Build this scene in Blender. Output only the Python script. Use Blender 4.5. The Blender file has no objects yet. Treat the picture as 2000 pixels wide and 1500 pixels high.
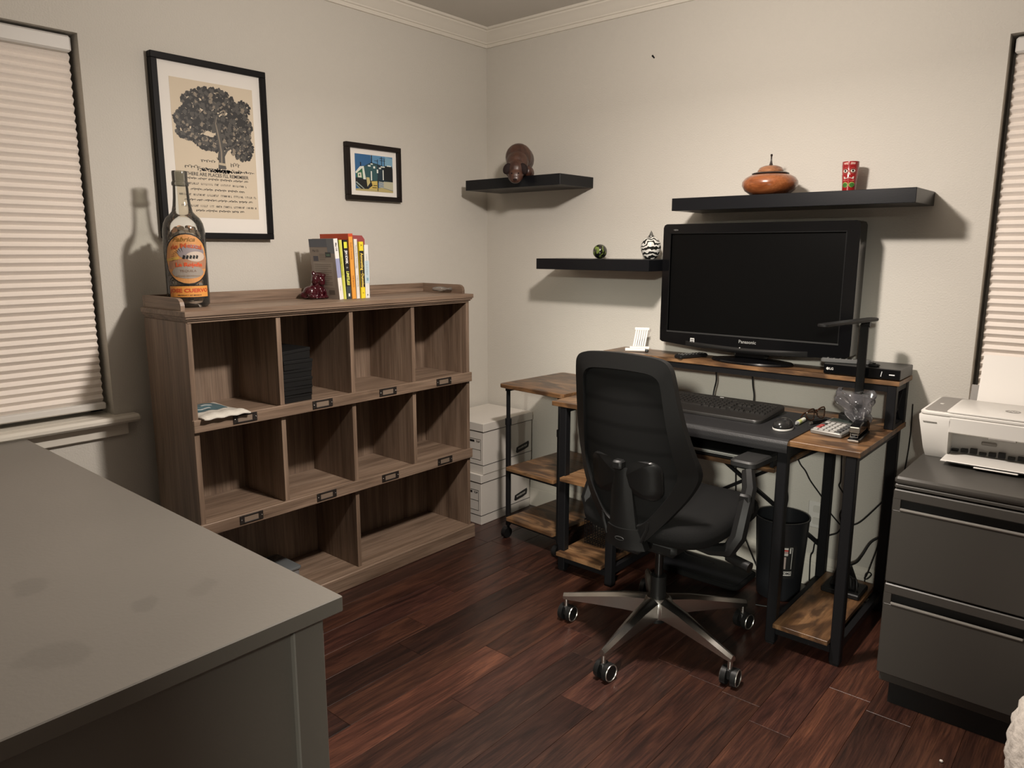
import bpy, math, random
from mathutils import Vector, Matrix
random.seed(7)
SC = bpy.context.scene
C = SC.collection
R = math.radians
PI = math.pi

# ------------------------------------------------------------------ camera, lights, exposure
cam_d = bpy.data.cameras.new('camera'); cam = bpy.data.objects.new('camera', cam_d); C.objects.link(cam)
cam_d.sensor_width = 36; cam_d.lens = 36 * 1441.43 / 2000; cam_d.clip_start = .02
YAW, PITCH, ROLL = R(40.687), R(10.36), R(.115)
fw = Vector((-math.sin(YAW) * math.cos(PITCH), math.cos(YAW) * math.cos(PITCH), -math.sin(PITCH)))
rt = Vector((math.cos(YAW), math.sin(YAW), 0)); up = rt.cross(fw)
rt2 = rt * math.cos(ROLL) + up * math.sin(ROLL); up2 = up * math.cos(ROLL) - rt * math.sin(ROLL)
M = Matrix((rt2, up2, -fw)).transposed().to_4x4(); M.translation = Vector((2.712, -2.949, 1.35))
cam.matrix_world = M
SC.camera = cam

wd = bpy.data.worlds.new('night'); SC.world = wd; wd.use_nodes = True
wd.node_tree.nodes['Background'].inputs[0].default_value = (.01, .012, .02, 1)
wd.node_tree.nodes['Background'].inputs[1].default_value = .3

def lamp(name, loc, power, radius, col):
    l = bpy.data.lights.new(name, 'POINT'); l.energy = power; l.shadow_soft_size = radius; l.color = col
    o = bpy.data.objects.new(name, l); C.objects.link(o); o.location = loc; return o
LC = (1, .90, .815)
# frosted bowl of the ceiling fixture: an all-round glow plus a stronger downward face
lamp('ceiling_fixture_light', (1.63, -1.35, 2.01), 24.5, .06, LC)
dl = bpy.data.lights.new('ceiling_fixture_bowl', 'AREA'); dl.shape = 'DISK'; dl.size = .14; dl.energy = 14.5; dl.color = LC
do = bpy.data.objects.new('ceiling_fixture_bowl', dl); C.objects.link(do); do.location = (1.63, -1.35, 1.99)
lamp('hall_light', (3.9, -6.4, 2.42), 430, .16, (1, .98, .86))   # hall ceiling light shining in through the doorway behind the camera
SC.view_settings.view_transform = 'Standard'; SC.view_settings.look = 'None'
SC.view_settings.gamma = 1; SC.view_settings.use_curve_mapping = False
SC.view_settings.exposure = 1.0

# ------------------------------------------------------------------ materials
STAINS = [(.671, -.037, .055, .14), (.383, .018, .045, .14), (.61, .124, .030, .14), (.62, .224, .035, .10)]
MATS = {}
def newmat(name):
    m = bpy.data.materials.new(name); m.use_nodes = True
    nt = m.node_tree; b = nt.nodes['Principled BSDF']; return m, nt, b
def N(nt, t, **kw):
    n = nt.nodes.new(t)
    for k, v in kw.items(): setattr(n, k, v)
    return n
def c4(c): return (c[0], c[1], c[2], 1)
def paint(name, col, rough=.5, metal=0, bump=0, bscale=200, spec=.5, coat=0, var=0, vscale=6):
    """plain colour with fine procedural variation and relief"""
    if name in MATS: return MATS[name]
    m, nt, b = newmat(name)
    b.inputs['Base Color'].default_value = c4(col); b.inputs['Roughness'].default_value = rough
    b.inputs['Metallic'].default_value = metal; b.inputs['Specular IOR Level'].default_value = spec
    b.inputs['Coat Weight'].default_value = coat
    tc = N(nt, 'ShaderNodeTexCoord')
    if var:
        no = N(nt, 'ShaderNodeTexNoise'); no.inputs['Scale'].default_value = vscale; no.inputs['Detail'].default_value = 5
        nt.links.new(tc.outputs['Object'], no.inputs['Vector'])
        mx = N(nt, 'ShaderNodeMix', data_type='RGBA'); mx.inputs[6].default_value = c4([x * (1 - var) for x in col]); mx.inputs[7].default_value = c4([min(1, x * (1 + var)) for x in col])
        nt.links.new(no.outputs['Fac'], mx.inputs[0]); nt.links.new(mx.outputs[2], b.inputs['Base Color'])
    if bump:
        n2 = N(nt, 'ShaderNodeTexNoise'); n2.inputs['Scale'].default_value = bscale; n2.inputs['Detail'].default_value = 3
        nt.links.new(tc.outputs['Object'], n2.inputs['Vector'])
        bp = N(nt, 'ShaderNodeBump'); bp.inputs['Strength'].default_value = bump; bp.inputs['Distance'].default_value = .004
        nt.links.new(n2.outputs['Fac'], bp.inputs['Height']); nt.links.new(bp.outputs[0], b.inputs['Normal'])
    MATS[name] = m; return m
def flat(col, rough=.55):
    k = 'print_%02x%02x%02x_%d' % (int(col[0] * 255), int(col[1] * 255), int(col[2] * 255), int(rough * 100))
    return paint(k, col, rough)
def wood(name, cols, axis, along=1.5, across=16, rough=.5, blotch=0, blotch_col=(.02, .01, .005), fine=.35, bump=.08, tint=False, coat=0, dist=.8):
    key = name + 'xyz'[axis]
    if key in MATS: return MATS[key]
    m, nt, b = newmat(key); L = nt.links.new
    tc = N(nt, 'ShaderNodeTexCoord'); oi = N(nt, 'ShaderNodeObjectInfo')
    rnd = N(nt, 'ShaderNodeMath', operation='MULTIPLY'); rnd.inputs[1].default_value = 37.3; L(oi.outputs['Random'], rnd.inputs[0])
    add = N(nt, 'ShaderNodeVectorMath', operation='ADD'); L(tc.outputs['Object'], add.inputs[0]); L(rnd.outputs[0], add.inputs[1])
    def mapped(al, ac):
        mp = N(nt, 'ShaderNodeMapping'); s = [ac] * 3; s[axis] = al; mp.inputs['Scale'].default_value = s; L(add.outputs[0], mp.inputs[0]); return mp
    n1 = N(nt, 'ShaderNodeTexNoise'); n1.inputs['Scale'].default_value = 1; n1.inputs['Detail'].default_value = 7; n1.inputs['Roughness'].default_value = .6; n1.inputs['Distortion'].default_value = dist
    L(mapped(along, across).outputs[0], n1.inputs['Vector'])
    rp = N(nt, 'ShaderNodeValToRGB'); e = rp.color_ramp.elements
    e[0].position = .3; e[0].color = c4(cols[0]); e[1].position = .72; e[1].color = c4(cols[-1])
    if len(cols) > 2:
        x = e.new(.5); x.color = c4(cols[1])
    L(n1.outputs['Fac'], rp.inputs[0])
    n2 = N(nt, 'ShaderNodeTexNoise'); n2.inputs['Scale'].default_value = 1; n2.inputs['Detail'].default_value = 4
    L(mapped(along * 4, across * 11).outputs[0], n2.inputs['Vector'])
    mr = N(nt, 'ShaderNodeMapRange'); mr.inputs[1].default_value = .3; mr.inputs[2].default_value = .65; mr.inputs[3].default_value = 1 - fine; mr.inputs[4].default_value = 1.1
    L(n2.outputs['Fac'], mr.inputs[0])
    mul = N(nt, 'ShaderNodeMix', data_type='RGBA', blend_type='MULTIPLY'); mul.inputs[0].default_value = 1
    L(rp.outputs[0], mul.inputs[6]); L(mr.outputs[0], mul.inputs[7]); out = mul.outputs[2]
    if blotch:
        n3 = N(nt, 'ShaderNodeTexNoise'); n3.inputs['Scale'].default_value = 1; n3.inputs['Detail'].default_value = 5; n3.inputs['Distortion'].default_value = 1.2
        L(mapped(5, 13).outputs[0], n3.inputs['Vector'])
        r3 = N(nt, 'ShaderNodeMapRange'); r3.inputs[1].default_value = .44; r3.inputs[2].default_value = .60; r3.inputs[4].default_value = blotch; L(n3.outputs['Fac'], r3.inputs[0])
        mb = N(nt, 'ShaderNodeMix', data_type='RGBA'); L(r3.outputs[0], mb.inputs[0]); L(out, mb.inputs[6]); mb.inputs[7].default_value = c4(blotch_col); out = mb.outputs[2]
    if tint:
        mt = N(nt, 'ShaderNodeMix', data_type='RGBA', blend_type='MULTIPLY'); mt.inputs[0].default_value = 1
        L(out, mt.inputs[6]); L(oi.outputs['Color'], mt.inputs[7]); out = mt.outputs[2]
    L(out, b.inputs['Base Color']); b.inputs['Roughness'].default_value = rough; b.inputs['Coat Weight'].default_value = coat; b.inputs['Coat Roughness'].default_value = .25
    bp = N(nt, 'ShaderNodeBump'); bp.inputs['Strength'].default_value = bump; bp.inputs['Distance'].default_value = .003
    L(n2.outputs['Fac'], bp.inputs['Height']); L(bp.outputs[0], b.inputs['Normal'])
    MATS[key] = m; return m
def glass(name, tint=(.95, .97, .95), opacity=.12, rough=.03, edge=.5, edge_col=(.12, .12, .11)):
    """clear thin glass: see-through, with mirror gloss and denser edges where the wall is seen lengthways"""
    if name in MATS: return MATS[name]
    m = bpy.data.materials.new(name); m.use_nodes = True; nt = m.node_tree; nt.nodes.clear(); L = nt.links.new
    o = N(nt, 'ShaderNodeOutputMaterial'); tr = N(nt, 'ShaderNodeBsdfTransparent'); tr.inputs[0].default_value = c4(tint)
    df = N(nt, 'ShaderNodeBsdfDiffuse'); df.inputs[0].default_value = c4(edge_col)
    gl = N(nt, 'ShaderNodeBsdfGlossy'); gl.inputs['Roughness'].default_value = rough
    lw = N(nt, 'ShaderNodeLayerWeight'); lw.inputs[0].default_value = .35
    mr = N(nt, 'ShaderNodeMapRange'); mr.inputs[1].default_value = .2; mr.inputs[3].default_value = opacity; mr.inputs[4].default_value = edge; L(lw.outputs['Facing'], mr.inputs[0])
    m1 = N(nt, 'ShaderNodeMixShader'); L(mr.outputs[0], m1.inputs[0]); L(tr.outputs[0], m1.inputs[1]); L(df.outputs[0], m1.inputs[2])
    fr = N(nt, 'ShaderNodeFresnel'); fr.inputs[0].default_value = 1.5
    m2 = N(nt, 'ShaderNodeMixShader'); L(fr.outputs[0], m2.inputs[0]); L(m1.outputs[0], m2.inputs[1]); L(gl.outputs[0], m2.inputs[2]); L(m2.outputs[0], o.inputs[0])
    MATS[name] = m; return m

WALL = paint('wall_paint', (.60, .572, .515), .75, bump=.35, bscale=170, spec=.25)
CEIL = paint('ceiling_paint', (.58, .55, .50), .85, bump=.2, bscale=150, spec=.2)
TRIM = paint('trim_paint', (.72, .68, .60), .45)
OAKC = [(.115, .074, .049), (.215, .148, .103), (.305, .220, .158)]
def OAK(ax): return wood('weathered_oak_', OAKC, ax, 1.3, 18, .5, fine=.3)
RUSTC = [(.105, .050, .022), (.215, .112, .050), (.315, .185, .092)]
def RUST(ax): return wood('rustic_board_', RUSTC, ax, 2, 15, .38, blotch=.82, blotch_col=(.040, .021, .012), fine=.3)
METAL = paint('black_metal', (.008, .008, .009), .45, bump=.05, bscale=400, spec=.22)
PLASTIC = paint('black_plastic', (.009, .009, .009), .45, bump=.06, bscale=500, spec=.3)
GLOSSB = paint('gloss_black', (.004, .004, .0045), .13, spec=.35)
SHELFB = paint('black_shelf_laminate', (.0065, .007, .0085), .30, bump=.03, bscale=300, spec=.25)
FABRIC = paint('black_fabric', (.007, .007, .007), .9, bump=.5, bscale=900, spec=.2)
CHROME = paint('polished_aluminium', (.62, .60, .57), .27, metal=1)
SILVER = paint('silver_metal', (.55, .54, .51), .35, metal=1)
GREYP = paint('grey_desk_paint', (.155, .143, .125), .42, bump=.06, bscale=120, var=.13, vscale=2.2)
def stains(m, spots):
    """a few darker damp rings soaked into the desk paint (they have a shape of their own)"""
    nt = m.node_tree; L = nt.links.new; b = nt.nodes['Principled BSDF']; src = b.inputs['Base Color'].links[0].from_socket
    tc = N(nt, 'ShaderNodeTexCoord'); no = N(nt, 'ShaderNodeTexNoise'); no.inputs['Scale'].default_value = 14; L(tc.outputs['Object'], no.inputs['Vector'])
    sc = N(nt, 'ShaderNodeVectorMath', operation='SCALE'); sc.inputs['Scale'].default_value = .07; L(no.outputs['Color'], sc.inputs[0]); ad = N(nt, 'ShaderNodeVectorMath', operation='ADD'); L(tc.outputs['Object'], ad.inputs[0]); L(sc.outputs[0], ad.inputs[1])
    for (x, y, r, k) in spots:
        d = N(nt, 'ShaderNodeVectorMath', operation='DISTANCE'); d.inputs[1].default_value = (x + .035, y + .035, .785); L(ad.outputs[0], d.inputs[0])
        mr = N(nt, 'ShaderNodeMapRange', interpolation_type='SMOOTHSTEP'); mr.inputs[1].default_value = r * .6; mr.inputs[2].default_value = r; mr.inputs[3].default_value = 1 - k; mr.inputs[4].default_value = 1; L(d.outputs['Value'], mr.inputs[0])
        mx = N(nt, 'ShaderNodeMix', data_type='RGBA', blend_type='MULTIPLY'); mx.inputs[0].default_value = 1; L(src, mx.inputs[6]); L(mr.outputs[0], mx.inputs[7]); src = mx.outputs[2]
    L(src, b.inputs['Base Color'])
stains(GREYP, STAINS)
CABG = paint('grey_steel_paint', (.056, .052, .046), .38, bump=.05, bscale=600)
WHITEP = paint('white_plastic', (.70, .68, .64), .4)
PAPER = paint('white_paper', (.80, .77, .72), .8)
CARD = paint('white_cardboard', (.62, .585, .53), .75, bump=.06, bscale=60, var=.05)
INK = paint('black_ink', (.012, .011, .011), .6)
CABLE = paint('black_cable', (.008, .008, .008), .5)

# ------------------------------------------------------------------ mesh builder
class B:
    def __init__(s): s.v = []; s.f = []; s.mi = []; s.mats = []; s.cur = 0
    def m(s, mat):
        if mat not in s.mats: s.mats.append(mat)
        s.cur = s.mats.index(mat); return s
    def add(s, vs, fs):
        n = len(s.v); s.v += [tuple(p) for p in vs]
        for f in fs: s.f.append(tuple(i + n for i in f)); s.mi.append(s.cur)
        return n
    def tf(s, n, mat):
        for i in range(n, len(s.v)): s.v[i] = tuple(mat @ Vector(s.v[i]))
    def fn(s, n, func):
        for i in range(n, len(s.v)): s.v[i] = tuple(func(*s.v[i]))
    def box(s, x0, x1, y0, y1, z0, z1, b=0):
        if x0 > x1: x0, x1 = x1, x0
        if y0 > y1: y0, y1 = y1, y0
        if z0 > z1: z0, z1 = z1, z0
        b = min(b, (x1 - x0) * .45, (y1 - y0) * .45, (z1 - z0) * .45)
        if b <= 0:
            vs = [(x, y, z) for x in (x0, x1) for y in (y0, y1) for z in (z0, z1)]
            s.add(vs, [(0, 1, 3, 2), (4, 6, 7, 5), (0, 4, 5, 1), (2, 3, 7, 6), (0, 2, 6, 4), (1, 5, 7, 3)]); return s
        X = (x0, x1); Y = (y0, y1); Z = (z0, z1); vs = []; idx = {}
        for i in (0, 1):
            for j in (0, 1):
                for k in (0, 1):
                    p = (X[i], Y[j], Z[k]); d = (b if i == 0 else -b, b if j == 0 else -b, b if k == 0 else -b)
                    for a in range(3):
                        q = [p[t] + (0 if t == a else d[t]) for t in range(3)]; idx[i, j, k, a] = len(vs); vs.append(q)
        fs = []
        def quad(ks):
            ks = [idx[k] for k in ks]; fs.append(tuple(ks))
        for a in range(3):
            o = [t for t in range(3) if t != a]
            for sgn in (0, 1):
                ks = []
                for (p, q) in ((0, 0), (1, 0), (1, 1), (0, 1)):
                    c = [0, 0, 0]; c[a] = sgn; c[o[0]] = p; c[o[1]] = q; ks.append((*c, a))
                quad(ks)
            for (p, q) in ((0, 0), (0, 1), (1, 0), (1, 1)):
                c = [0, 0, 0]; c[o[0]] = p; c[o[1]] = q; d = list(c); d[a] = 1
                quad([(*c, o[0]), (*c, o[1]), (*d, o[1]), (*d, o[0])])
        for i in (0, 1):
            for j in (0, 1):
                for k in (0, 1): quad([(i, j, k, 0), (i, j, k, 1), (i, j, k, 2)])
        s.add(vs, fs); return s
    def prism(s, poly, lo, hi, axis=2, b=0):
        """polygon in the two other axes (in order), extruded along axis; b chamfers by scaling the caps in"""
        def P(p, h):
            q = [p[0], p[1]]; q.insert(axis, h); return q
        n = len(poly); cx = sum(p[0] for p in poly) / n; cy = sum(p[1] for p in poly) / n
        w = max(p[0] for p in poly) - min(p[0] for p in poly); h = max(p[1] for p in poly) - min(p[1] for p in poly)
        def inset(p): return (cx + (p[0] - cx) * (1 - 2 * b / max(w, 1e-6)), cy + (p[1] - cy) * (1 - 2 * b / max(h, 1e-6)))
        rings = [(poly, lo), (poly, hi)] if b <= 0 else [([inset(p) for p in poly], lo), (poly, lo + b), (poly, hi - b), ([inset(p) for p in poly], hi)]
        vs = []
        for pl, z in rings: vs += [P(p, z) for p in pl]
        fs = []
        for r in range(len(rings) - 1):
            for i in range(n): fs.append((r * n + i, r * n + (i + 1) % n, (r + 1) * n + (i + 1) % n, (r + 1) * n + i))
        fs.append(tuple(range(n - 1, -1, -1))); k = (len(rings) - 1) * n; fs.append(tuple(range(k, k + n)))
        s.add(vs, fs); return s
    def cyl(s, p0, p1, r0, r1=None, n=16, cap=True):
        r1 = r0 if r1 is None else r1
        p0 = Vector(p0); p1 = Vector(p1); d = (p1 - p0).normalized(); a = d.orthogonal().normalized(); c = d.cross(a)
        vs = []
        for p, r in ((p0, r0), (p1, r1)):
            for i in range(n):
                t = 2 * PI * i / n; vs.append(p + (a * math.cos(t) + c * math.sin(t)) * r)
        fs = [(i, (i + 1) % n, n + (i + 1) % n, n + i) for i in range(n)]
        if cap: fs += [tuple(range(n - 1, -1, -1)), tuple(range(n, 2 * n))]
        s.add(vs, fs); return s
    def tube(s, pts, r, n=6, closed=False, smooth=0):
        pts = [Vector(p) for p in pts]
        if smooth: pts = catmull(pts, smooth, closed)
        m = len(pts); vs = []; prev = None
        for i, p in enumerate(pts):
            t = (pts[(i + 1) % m] - pts[i - 1]) if closed else (pts[min(i + 1, m - 1)] - pts[max(i - 1, 0)])
            t = t.normalized() if t.length > 1e-9 else Vector((0, 0, 1))
            a = t.orthogonal().normalized() if prev is None else (prev - t * prev.dot(t)).normalized()
            prev = a; c = t.cross(a); rr = r[i] if isinstance(r, (list, tuple)) else r
            for k in range(n):
                w = 2 * PI * k / n; vs.append(p + (a * math.cos(w) + c * math.sin(w)) * rr)
        fs = []
        for i in range(m if closed else m - 1):
            j = (i + 1) % m
            for k in range(n): fs.append((i * n + k, i * n + (k + 1) % n, j * n + (k + 1) % n, j * n + k))
        if not closed: fs += [tuple(range(n - 1, -1, -1)), tuple(range((m - 1) * n, m * n))]
        s.add(vs, fs); return s
    def lathe(s, prof, c=(0, 0, 0), n=32, sx=1, sy=1):
        vs = []; fs = []; m = len(prof)
        for (r, z) in prof:
            for i in range(n):
                t = 2 * PI * i / n; vs.append((c[0] + r * sx * math.cos(t), c[1] + r * sy * math.sin(t), c[2] + z))
        for j in range(m - 1):
            for i in range(n): fs.append((j * n + i, j * n + (i + 1) % n, (j + 1) * n + (i + 1) % n, (j + 1) * n + i))
        if prof[0][0] > 1e-5: fs.append(tuple(range(n - 1, -1, -1)))
        if prof[-1][0] > 1e-5: fs.append(tuple(range((m - 1) * n, m * n)))
        s.add(vs, fs); return s
    def ball(s, c, r, n=12, m=8):
        if not isinstance(r, (tuple, list)): r = (r, r, r)
        vs = [(c[0], c[1], c[2] - r[2])]; fs = []
        for j in range(1, m):
            t = -PI / 2 + PI * j / m
            for i in range(n):
                w = 2 * PI * i / n; vs.append((c[0] + r[0] * math.cos(t) * math.cos(w), c[1] + r[1] * math.cos(t) * math.sin(w), c[2] + r[2] * math.sin(t)))
        vs.append((c[0], c[1], c[2] + r[2])); L = len(vs) - 1
        for i in range(n): fs.append((0, 1 + (i + 1) % n, 1 + i)); fs.append((L, L - n + i, L - n + (i + 1) % n))
        for j in range(m - 2):
            for i in range(n): a = 1 + j * n; fs.append((a + i, a + (i + 1) % n, a + n + (i + 1) % n, a + n + i))
        s.add(vs, fs); return s
    def grid(s, f, nu, nv, thick=None):
        """sheet f(u,v); thick = offset vector for a second skin"""
        P = [Vector(f(i / nu, j / nv)) for j in range(nv + 1) for i in range(nu + 1)]; w = nu + 1
        fs = [(j * w + i, j * w + i + 1, (j + 1) * w + i + 1, (j + 1) * w + i) for j in range(nv) for i in range(nu)]
        if thick is None: s.add(P, fs); return s
        th = Vector(thick); k = len(P); vs = P + [p + th for p in P]
        fs += [tuple(k + i for i in reversed(q)) for q in fs]
        edge = [i for i in range(w)] + [j * w + nu for j in range(1, nv + 1)] + [nv * w + i for i in range(nu - 1, -1, -1)] + [j * w for j in range(nv - 1, 0, -1)]
        for a in range(len(edge)): x, y = edge[a], edge[(a + 1) % len(edge)]; fs.append((y, x, k + x, k + y))
        s.add(vs, fs); return s
    def poly(s, pts):
        s.add(pts, [tuple(range(len(pts)))]); return s
    def text(s, txt, size, mat4, align='CENTER', shear=0, bold=0, sx=1):
        cu = bpy.data.curves.new('t', 'FONT'); cu.body = txt; cu.size = size; cu.align_x = align; cu.align_y = 'CENTER'; cu.shear = shear; cu.offset = bold; cu.resolution_u = 2
        o = bpy.data.objects.new('t', cu); me = bpy.data.meshes.new_from_object(o)
        S = Matrix.Diagonal((sx, 1, 1, 1))
        s.add([mat4 @ (S @ v.co) for v in me.vertices], [tuple(p.vertices) for p in me.polygons])
        bpy.data.objects.remove(o); bpy.data.curves.remove(cu); bpy.data.meshes.remove(me); return s
    def build(s, name, mat=None, parent=None, smooth=True, ang=38):
        me = bpy.data.meshes.new(name); off = Vector((0, 0, 0))
        if parent is not None:
            r = parent
            while r.parent: r = r.parent
            if r.get('_w'): off = r.location.copy()
        me.from_pydata([tuple(Vector(p) - off) for p in s.v], [], s.f)
        mats = s.mats or [mat]
        for k in mats: me.materials.append(k)
        if len(mats) > 1: me.polygons.foreach_set('material_index', s.mi)
        me.validate()
        if smooth:
            me.polygons.foreach_set('use_smooth', [True] * len(me.polygons)); me.set_sharp_from_angle(angle=R(ang))
        me.update()
        o = bpy.data.objects.new(name, me); C.objects.link(o)
        if parent is not None: o.parent = parent
        return o
def catmull(pts, k, closed=False):
    pts = [Vector(p) for p in pts]; m = len(pts); out = []
    for i in range(m if closed else m - 1):
        if closed: a, b, c, d = pts[i - 1], pts[i], pts[(i + 1) % m], pts[(i + 2) % m]
        else: a, b, c, d = pts[max(i - 1, 0)], pts[i], pts[i + 1], pts[min(i + 2, m - 1)]
        for t in range(k):
            t /= k; out.append(.5 * ((2 * b) + (c - a) * t + (2 * a - 5 * b + 4 * c - d) * t * t + (3 * b - a - 3 * c + d) * t ** 3))
    if not closed: out.append(pts[-1])
    return out
def rrect(x0, x1, y0, y1, r, n=5):
    out = []
    for cx, cy, a in ((x1 - r, y1 - r, 0), (x0 + r, y1 - r, 90), (x0 + r, y0 + r, 180), (x1 - r, y0 + r, 270)):
        for i in range(n + 1): t = R(a + 90 * i / n); out.append((cx + r * math.cos(t), cy + r * math.sin(t)))
    return out
def frame_mat(origin, right, upv, shift=0):
    r = Vector(right).normalized(); u = Vector(upv).normalized(); n = r.cross(u)
    M = Matrix((r, u, n)).transposed().to_4x4(); M.translation = Vector(origin) + n * shift; return M

def thing(name, label, cat, loc=(0, 0, 0), rz=0, group=None, local=False):
    o = bpy.data.objects.new(name, None); C.objects.link(o); o.empty_display_size = .05
    o.location = loc; o.rotation_euler = (0, 0, rz); o['label'] = label; o['category'] = cat
    if group: o['group'] = group
    if not local: o['_w'] = 1
    return o
def tag(o, label, cat, group=None, kind=None):
    o['label'] = label; o['category'] = cat
    if group: o['group'] = group
    if kind: o['kind'] = kind
    return o
def center_origin(o):
    """put a single-mesh thing's origin at the middle of its base"""
    me = o.data; xs = [v.co for v in me.vertices]
    c = Vector(((min(v.x for v in xs) + max(v.x for v in xs)) / 2, (min(v.y for v in xs) + max(v.y for v in xs)) / 2, min(v.z for v in xs)))
    me.transform(Matrix.Translation(-c)); o.location = c; return o
def struct(o):
    o['kind'] = 'structure'; return o
def dup(root, loc=None, rz=None, label=None, group=None):
    r = root.copy(); C.objects.link(r)
    if loc is not None: r.location = loc
    if rz is not None: r.rotation_euler = (0, 0, rz)
    if label: r['label'] = label
    if group: r['group'] = group
    for ch in list(root.children):
        c = ch.copy(); C.objects.link(c); c.parent = r
        for g in ch.children:
            d = g.copy(); C.objects.link(d); d.parent = c
    return r
def child_copy(o, loc=(0, 0, 0), rz=0):
    c = o.copy(); C.objects.link(c); c.parent = o.parent; c.location = loc; c.rotation_euler = (0, 0, rz); return c

# ------------------------------------------------------------------ room shell
RX, RY, CZ = 5.0, -4.2, 2.43
W1 = (-1.94, -2.98, .775, 2.03)      # window in the left wall: y right, y left, sill, head
W2 = (2.275, 3.30, .775, 2.03)       # window in the back wall
T = .14
b = B()
b.box(-T, 0, W1[0], T, 0, CZ); b.box(-T, 0, RY - T, W1[1], 0, CZ); b.box(-T, 0, W1[1], W1[0], 0, W1[2] - .03); b.box(-T, 0, W1[1], W1[0], W1[3], CZ)
struct(b.build('wall_left', WALL, smooth=False))
b = B()
b.box(0, W2[0], 0, T, 0, CZ); b.box(W2[1], RX + T, 0, T, 0, CZ); b.box(W2[0], W2[1], 0, T, 0, W2[2] - .03); b.box(W2[0], W2[1], 0, T, W2[3], CZ)
struct(b.build('wall_back', WALL, smooth=False))
struct(B().box(RX, RX + T, RY - T, 0, 0, CZ).build('wall_right', WALL, smooth=False))
struct(B().box(0, 2.70, RY - T, RY, 0, CZ).box(3.28, RX, RY - T, RY, 0, CZ).box(2.70, 3.28, RY - T, RY, 2.03, CZ).build('wall_front', WALL, smooth=False))
struct(B().box(-T, RX + T, RY - T, T, CZ, CZ + .1).build('ceiling', CEIL, smooth=False))

FLOORM = wood('floor_board_', [(.019, .0070, .0050), (.050, .0192, .0130), (.098, .0395, .0235)], 1, 2.6, 26, .40, fine=.5, bump=.12, tint=True, coat=.25, dist=1.3)
floor = struct(B().box(-T, RX + T, RY - T, T, -.06, -.003).build('floor', paint('subfloor', (.05, .026, .017), .7), smooth=False))
PW, X0 = .1225, .0105
known = {6: [-.68, -1.266, -2.3], 8: [-.55, -1.80, -3.0], 9: [-.35, -1.226, -2.25], 10: [-.94, -1.516, -2.7], 12: [-.4, -1.286, -2.35]}
tones = {5: [.9], 6: [.75, 1.0, .85], 7: [.42], 8: [.7, .95, .6], 9: [.7, .85, 1.75], 10: [.9, 1.05, .95], 11: [.72, .7], 12: [.6, 1.1, .62], 13: [.85], 14: [.8], 15: [.72], 16: [1.0], 17: [1.45], 18: [.9], 19: [1.15]}
hues = {11: (.92, 1.05, 1.15), 12: (1.0, 1.0, 1.05), 9: (1.08, 1.0, .9), 17: (1.08, 1.0, .88)}
n_col = int(RX / PW) + 1
for i in range(-1, n_col):
    xa = max(0, X0 + PW * i); xb = min(RX, X0 + PW * (i + 1))
    if xb - xa < .005: continue
    js = known.get(i)
    if not js:
        js = []; y = -random.uniform(.2, 1.1)
        while y > RY + .3: js.append(y); y -= random.uniform(.7, 1.25)
    ys = [0] + list(js)
    while ys[-1] > RY + 1.3: ys.append(ys[-1] - random.uniform(.8, 1.2))
    ys.append(RY)
    for k in range(len(ys) - 1):
        g = .0004
        p = B().box(xa + g, xb - g, ys[k + 1] + g, ys[k] - g, -.012, 0, .0009).build('plank', FLOORM, floor, smooth=False)
        tl = tones.get(i); t = tl[min(k, len(tl) - 1)] if tl else random.uniform(.6, 1.1)
        h = hues.get(i, (1, random.uniform(.92, 1.03), random.uniform(.88, 1.05)))
        p.color = (t * h[0], t * h[1], t * h[2], 1)

# crown moulding and baseboards
prof = [(0, -.078), (.010, -.078), (.013, -.070), (.013, -.064), (.019, -.062), (.020, -.056), (.026, -.050), (.036, -.036), (.048, -.024), (.056, -.018), (.058, -.012), (.068, -.010), (.070, 0), (0, 0)]
def moulding(name, prof, z0, along, length):
    n = len(prof); vs = []
    for end in (0, 1):
        for d, z in prof:
            t = d if end == 0 else length
            vs.append((d, -t, z0 + z) if along == 'y' else (t, -d, z0 + z))
    fs = [(i, (i + 1) % n, n + (i + 1) % n, n + i) for i in range(n)] + [tuple(range(n)), tuple(range(2 * n - 1, n - 1, -1))]
    bb = B(); bb.add(vs, fs); return struct(bb.build(name, TRIM, ang=25))
moulding('trim_1', prof, CZ, 'y', -RY); moulding('trim_2', prof, CZ, 'x', RX)
bprof = [(0, 0), (.016, 0), (.016, .092), (.013, .096), (.013, .104), (.010, .108), (.009, .118), (.005, .126), (0, .130)]
moulding('baseboard_left', bprof, 0, 'y', -RY); moulding('baseboard_back', bprof, 0, 'x', RX)

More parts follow.
